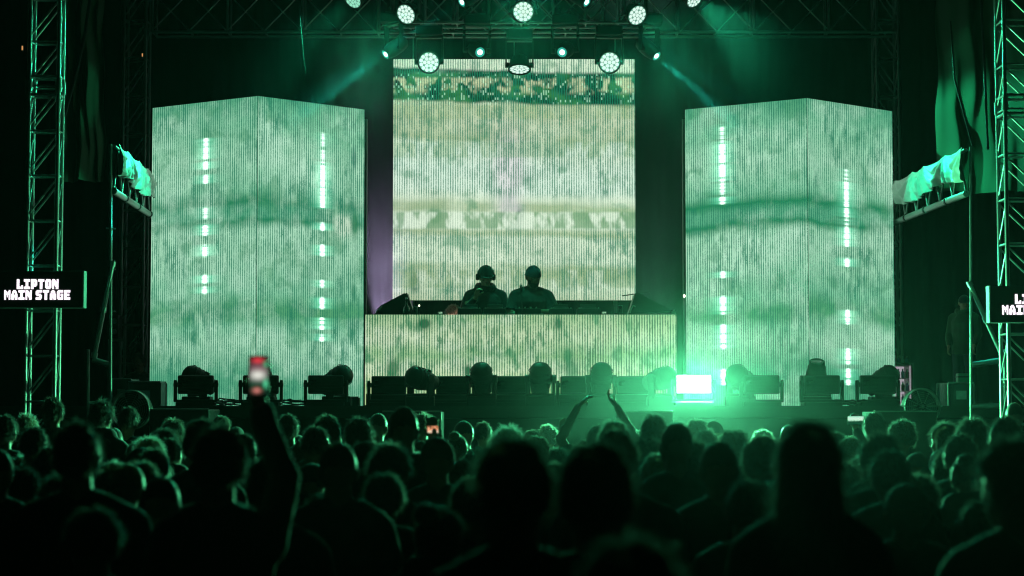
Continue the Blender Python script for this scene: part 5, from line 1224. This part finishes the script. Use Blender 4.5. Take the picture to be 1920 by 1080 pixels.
for l in set(labs):
    ids = [i for i, q in enumerate(labs) if q == l]
    if len(ids) > 1:
        ids.sort(key=lambda i: CROWD[i][1])
        for k, i in enumerate(ids): labs[i] = l + (', highest one' if k == 0 else ', lowest one' if k == len(ids) - 1 else ', %s highest' % ORD[k - 1])
for c, lab in zip(CROWD, labs):
    cx, top, w, var, hair, hcol, cloth = c
    hw = {'curly': 0.215, 'messy': 0.195, 'long': 0.2, 'buzz': 0.168, 'cap': 0.178, 'capback': 0.178}.get(hair, 0.182)
    Y = F * hw / w
    p = P(cx, top, Y); bonus = {'curly': 0.03, 'messy': 0.02, 'long': 0.01, 'cap': 0.008, 'short': 0.006, 'bun': 0.03}.get(hair, 0)
    if hair == 'bun': bonus = 0.035
    zt_ = p.z
    if Y > 20.4: Y = 20.4; p = P(cx, top, Y); zt_ = p.z
    sz = zt_ / (1.75 + bonus)
    r_ = random.Random(int(cx * 7 + top))
    person_at(var, hair, hcol, cloth, (p.x, Y, 0), R(r_.uniform(-14, 14)), sz, 1.0, lab, 'crowd watching the stage')
# people with raised arms
def phone(label, c, rz, w, h, m, tilt=0.0):
    t = thing('phone', label, 'phone', c, rz, 'phones held up in the crowd'); t.rotation_euler = (tilt, 0, rz)
    MB().box((0, 0, 0), (w, 0.008, h), bev=0.003).build('casing', 'black_plastic', t)
    e = 0.004; screen_quad('display', m, (-w / 2 + e, -0.0052, -h / 2 + e), (w / 2 - e, -0.0052, -h / 2 + e), (w / 2 - e, -0.0052, h / 2 - e), (-w / 2 + e, -0.0052, h / 2 - e), t)
    return t
def raised(px, top, Y, var, hair, hcol, cloth, rz, label):
    p = P(px, top, Y); sz = p.z / 1.756
    return person_at(var, hair, hcol, cloth, (p.x, Y, 0), rz, sz, 1.0, label, 'crowd watching the stage')
pc = P(487, 705, 6.9)
o = person_at('phone', 'short', 'hair_dark', 'shirt_black', (pc.x - 0.10, pc.y - 0.26, 0), 0.0, (pc.z - 0.02) / 1.91, 1.0, 'dark blurred person holding a phone high with one arm', 'crowd watching the stage')
phone('large blurred phone held high before the second strobe panel', tuple(pc + Vector((0, -0.022, 0.0))), 0.0, 0.070, 0.140, 'phone_big')
MB_p = P(812, 805, 12.2); person_at('phone', 'buzz', 'hair_brown', 'shirt_grey', (MB_p.x - 0.1, MB_p.y - 0.28, 0), 0.0, (MB_p.z + 0.0) / 1.905, 1.0, 'person raising a small phone, below the left wedge monitor', 'crowd watching the stage')
phone('small phone with warm picture held up among heads below the crouching man', tuple(MB_p + Vector((-0.0, -0.03, 0))), R(0), 0.074, 0.05, 'phone_warm')
q = P(1603, 788, 18.2); person_at('phone', 'short', 'hair_brown', 'shirt_navy', (q.x - 0.1, q.y - 0.28, 0), 0.0, (q.z - 0.01) / 1.905, 1.0, 'person raising a small bright phone, below right screen column', 'crowd watching the stage')
phone('small sideways phone showing the bright stage, left of two heads', tuple(q + Vector((0, -0.04, 0))), 0.0, 0.152, 0.082, 'phone_stage')
raised(1121, 800, 15.4, 'hands', 'short', 'hair_dark', 'shirt_black', 0.0, 'person with both arms raised, hands meeting above the head')
raised(1100, 826, 16.6, 'wave', 'short', 'hair_dark', 'shirt_grey', 0.0, 'person lifting one open hand inside the clasped raised arms')

# ------------------------------------------------------------------ performers
def full_person(name_label, arms, head, cloth, loc, rz, k, hairspec, sleeve, hood, lean=0.0, bulk=1.0, skin='skin', sit=False, voxel=0.0062, extra=None, hem=0.86, beard=False):
    b, ar, hm, tor = figure(arms, head, lean=lean, bulk=bulk, sit=sit)
    o = bpy.data.objects.new('person', remesh(b, 'person', skin, voxel, 1)); COL.objects.link(o); o.location = loc; o.rotation_euler = (0, 0, rz); o.scale = (k, k, k)
    tag(o, name_label, 'person')
    obj('shirt', remesh(shirt(tor, ar, bulk, sleeve, hood, lean, 0.017, hem), 'shirt', cloth, 0.009, 2, 0.010, 5.0), o)
    obj('trousers', remesh(trousers(tor, sit), 'trousers', 'denim', 0.014, 2, 0.005), o)
    for s in (1, -1):
        MB().ell(tuple(hm @ Vector((0.031 * s, 0.1, 1.632))), (0.0115, 0.008, 0.007)).build('eye', 'eye', o)
        lg = legs(sit)[s][2]; MB().ell((lg[0], lg[1] + 0.06, lg[2] - 0.055), (0.052, 0.14, 0.045)).build('shoe', 'black_paint', o)
    MB().ell((0, 0.112, 1.578), (0.019, 0.006, 0.006), hm).build('lips', 'lip', o)
    if hairspec[0] in ('cap', 'capback'): obj('cap', cap_mesh(hm, hairspec[0] == 'capback', hairspec[1]), o); obj('hair', hair_meshes('buzz', hm, 'hair_dark', 4), o)
    elif hairspec[0]: obj('hair', hair_meshes(hairspec[0], hm, hairspec[1], 4), o)
    if beard:
        bb_ = MB().ell((0, 0.066, 1.556), (0.056, 0.056, 0.048), hm).ell((0.045, 0.045, 1.585), (0.026, 0.04, 0.045), hm).ell((-0.045, 0.045, 1.585), (0.026, 0.04, 0.045), hm)
        obj('beard', remesh(bb_, 'beard', 'hair_dark', 0.006, 1, 0.004), o)
    if extra: extra(o, hm)
    return o
def headphones(o, hm):
    b = MB(); c = HC + Vector((0, -0.01, -0.01))
    b.path([tuple(hm @ (c + Vector((0.098 * math.cos(a_), 0, 0.128 * math.sin(a_))))) for a_ in [math.pi * i / 16 for i in range(17)]], 0.008, 8)
    hp = b.build('headphones', 'knob', o)
    for s in (1, -1): MB().lathe([(0.0, 0), (0.036, 0.0), (0.04, 0.012), (0.032, 0.032), (0.0, 0.034)], 20, hm @ Matrix.Translation((0.078 * s, 0.004, 1.628)) @ Matrix.Rotation(R(90 * s), 4, 'Y')).build('ear_cup', 'black_plastic', hp)
YP = 26.05
p = P(910, 498, YP); k1 = (p.z - FZ) / 1.785
full_person('performer in dark hoodie, cap and headphones with one fist at the chin', {1: ((0.285, 0.10, 1.17), (0.115, 0.235, 1.37), (-0.25, 0.1, 1), (-0.6, -0.6, 0), 0.95), -1: ((-0.27, 0.08, 1.15), (-0.16, 0.34, 1.10), (0.1, 1, -0.1), (1, 0, 0.2), 0.6)},
            (8, 12, 0, 1.12), 'shirt_black', (p.x, YP, FZ), R(180), k1, ('cap', 'shirt_black'), 'long', True, 0.06, 1.14, extra=headphones)
p = P(993, 499, YP); k2 = (p.z - FZ) / 1.775
full_person('bearded performer in dark short-sleeved shirt and cap reaching down to the mixer', {1: ((0.265, 0.13, 1.16), (0.125, 0.36, 1.165), (-0.3, 1, -0.25), (-1, 0, 0.2), 0.7), -1: ((-0.30, 0.12, 1.18), (-0.06, 0.36, 1.19), (0.9, 0.7, -0.3), (0.5, -0.5, 0.8), 0.8)},
            (22, 16, 0, 1.12), 'shirt_black', (p.x + 0.02, YP, FZ), R(180), k2, ('capback', 'shirt_navy'), 'short', False, 0.08, 1.17, skin='skin_dark', beard=True)
# crouching man peeking over the booth
YQ = 26.3; p = P(846, 571, YQ)
full_person('crouching man behind the booth, only hair, forehead and eyes showing', None, (58, 4, 0), 'shirt_grey', (p.x, YQ, p.z - 1.765), R(180), 1.0, ('short', 'hair_brown'), 'long', False, 0.0, 1.0, sit=True)
pw = P(786, 573, 25.3); wl = thing('work_light', 'tiny bright work light behind the booth, right of the left wedge monitor', 'lamp', tuple(pw))
MB().ell((0, 0, 0), (0.010, 0.010, 0.012)).build('bulb', 'pin_light', wl); rod('stem', (0, 0, -0.012), (0, 0, FZ - pw.z), 0.008, wl, 'black_plastic')
fp = P(848, 580, 26.2)
lamp('SPOT', 'work_beam', (0.03, 0, 0), fp - pw, (1.0, 0.82, 0.72), 20, wl, size=0.02, angle=34, blend=0.6)
# security guard on the right
YU = 25.4; p = P(1806, 553, YU)
full_person('guard in a green-lit jacket standing on deck behind the right scaffold post', {1: ((0.235, 0.0, 1.14), (0.2, 0.14, 0.95), (0, 0.4, -1), (0, 1, 0.1), 0.5), -1: ((-0.235, 0.0, 1.14), (-0.2, 0.14, 0.95), (0, 0.4, -1), (0, 1, 0.1), 0.5)},
            (35, 4, 0), 'hi_vis', (p.x, YU, FZ), R(150), (p.z - FZ) / 1.76, ('cap', 'shirt_black'), 'long', True, 0.0, 1.05)
# stagehand in the left wing
YV = 26.0; p = P(262, 662, YV)
full_person('dark stagehand sitting in the left wing behind the black case', None, (-30, 6, 0), 'shirt_black', (p.x, YV, p.z - 1.765), R(200), 1.0, ('short', 'hair_dark'), 'short', False, 0.0, 1.0, sit=True)
stl = thing('stool', 'low dark stool under the stagehand in the left wing', 'stool', (p.x, YV + 0.02, FZ)); hh_ = max(0.05, p.z - 1.765 + 0.80 - FZ)
MB().lathe([(0.0, hh_ - 0.04), (0.17, hh_ - 0.04), (0.18, hh_ - 0.02), (0.17, hh_), (0.0, hh_)], 24).build('seat', 'black_paint', stl)
for k in range(4): rod('leg', (0.13 * math.cos(k * math.pi / 2 + .78), 0.13 * math.sin(k * math.pi / 2 + .78), 0), (0.1 * math.cos(k * math.pi / 2 + .78), 0.1 * math.sin(k * math.pi / 2 + .78), hh_ - 0.03), 0.012, stl, 'galvanised')

# ------------------------------------------------------------------ haze
hz = MB().box((0, 16.5, 4.6), (26, 36, 11.4)).build('haze', 'black_cloth'); hz.data.materials.clear()
m = bpy.data.materials.new('haze'); m.use_nodes = True; nt = m.node_tree; nt.nodes.remove(nt.nodes['Principled BSDF'])
pv = nt.nodes.new('ShaderNodeVolumePrincipled'); pv.inputs['Color'].default_value = (0.86, 0.9, 0.9, 1); pv.inputs['Density'].default_value = 0.0002; pv.inputs['Anisotropy'].default_value = 0.7
nt.links.new(pv.outputs[0], nt.nodes['Material Output'].inputs['Volume']); hz.data.materials.append(m)
tag(hz, None, kind='stuff')

# drifting stage smoke, lobes added round lamps and crowd for bloom and veil
SMX = (-4.4, 5.6, 3.0, 29.6, 0.6, 8.4)
sm = MB().box(((SMX[0] + SMX[1]) / 2, (SMX[2] + SMX[3]) / 2, (SMX[4] + SMX[5]) / 2), (SMX[1] - SMX[0], SMX[3] - SMX[2], SMX[5] - SMX[4])).build('smoke', 'black_cloth'); sm.data.materials.clear()
m = bpy.data.materials.new('smoke'); m.use_nodes = True; nt = m.node_tree; nt.nodes.remove(nt.nodes['Principled BSDF'])
geo = nt.nodes.new('ShaderNodeNewGeometry'); sp = nt.nodes.new('ShaderNodeSeparateXYZ'); nt.links.new(geo.outputs['Position'], sp.inputs[0])
X_, Y_, Z_ = (N(nt, sp.outputs[i]) for i in range(3))
dens = None
ps = P(1300, 723, 23.4)
for (cx, cy, cz_, rx, ry, rz_, k) in ((ps.x, ps.y - 1.0, ps.z - 0.15, 1.05, 1.3, 0.9, 0.0115), (ps.x * 0.5, 11.5, 1.85, 0.75, 6.0, 0.5, 0.018), (0.3, 25.2, 6.3, 1.3, 1.2, 0.8, 0.007), (1.9, 26.8, 3.9, 0.9, 1.2, 1.8, 0.012), (-1.85, 27.9, 3.1, 0.7, 0.9, 1.5, 0.040), (-1.85, 24.9, 5.95, 0.8, 0.8, 0.6, 0.040), (2.25, 24.9, 5.85, 0.8, 0.8, 0.6, 0.034), (2.45, 26.0, 7.0, 1.0, 0.9, 0.8, 0.010)):
    e = ((((X_ - cx) / rx).pw(2.0) + ((Y_ - cy) / ry).pw(2.0) + ((Z_ - cz_) / rz_).pw(2.0)) * -1.0).exp() * k
    dens = e if dens is None else dens + e
nn = n_noise(nt, X_ * 1.1, Y_ * 1.1, 0.0, 2.0)
nn = n_noise(nt, X_ * 1.3, Z_ * 1.5, 0.3, 2.0)
dens = dens * (nn.smooth(0.25, 0.75) * 0.9 + 0.5)
pv = nt.nodes.new('ShaderNodeVolumePrincipled'); pv.inputs['Color'].default_value = (0.86, 0.9, 0.9, 1); nt.links.new(dens.o, pv.inputs['Density']); pv.inputs['Anisotropy'].default_value = 0.3
nt.links.new(pv.outputs[0], nt.nodes['Material Output'].inputs['Volume']); sm.data.materials.append(m)
tag(sm, None, kind='stuff')
S.cycles.volume_step_rate = 2.5
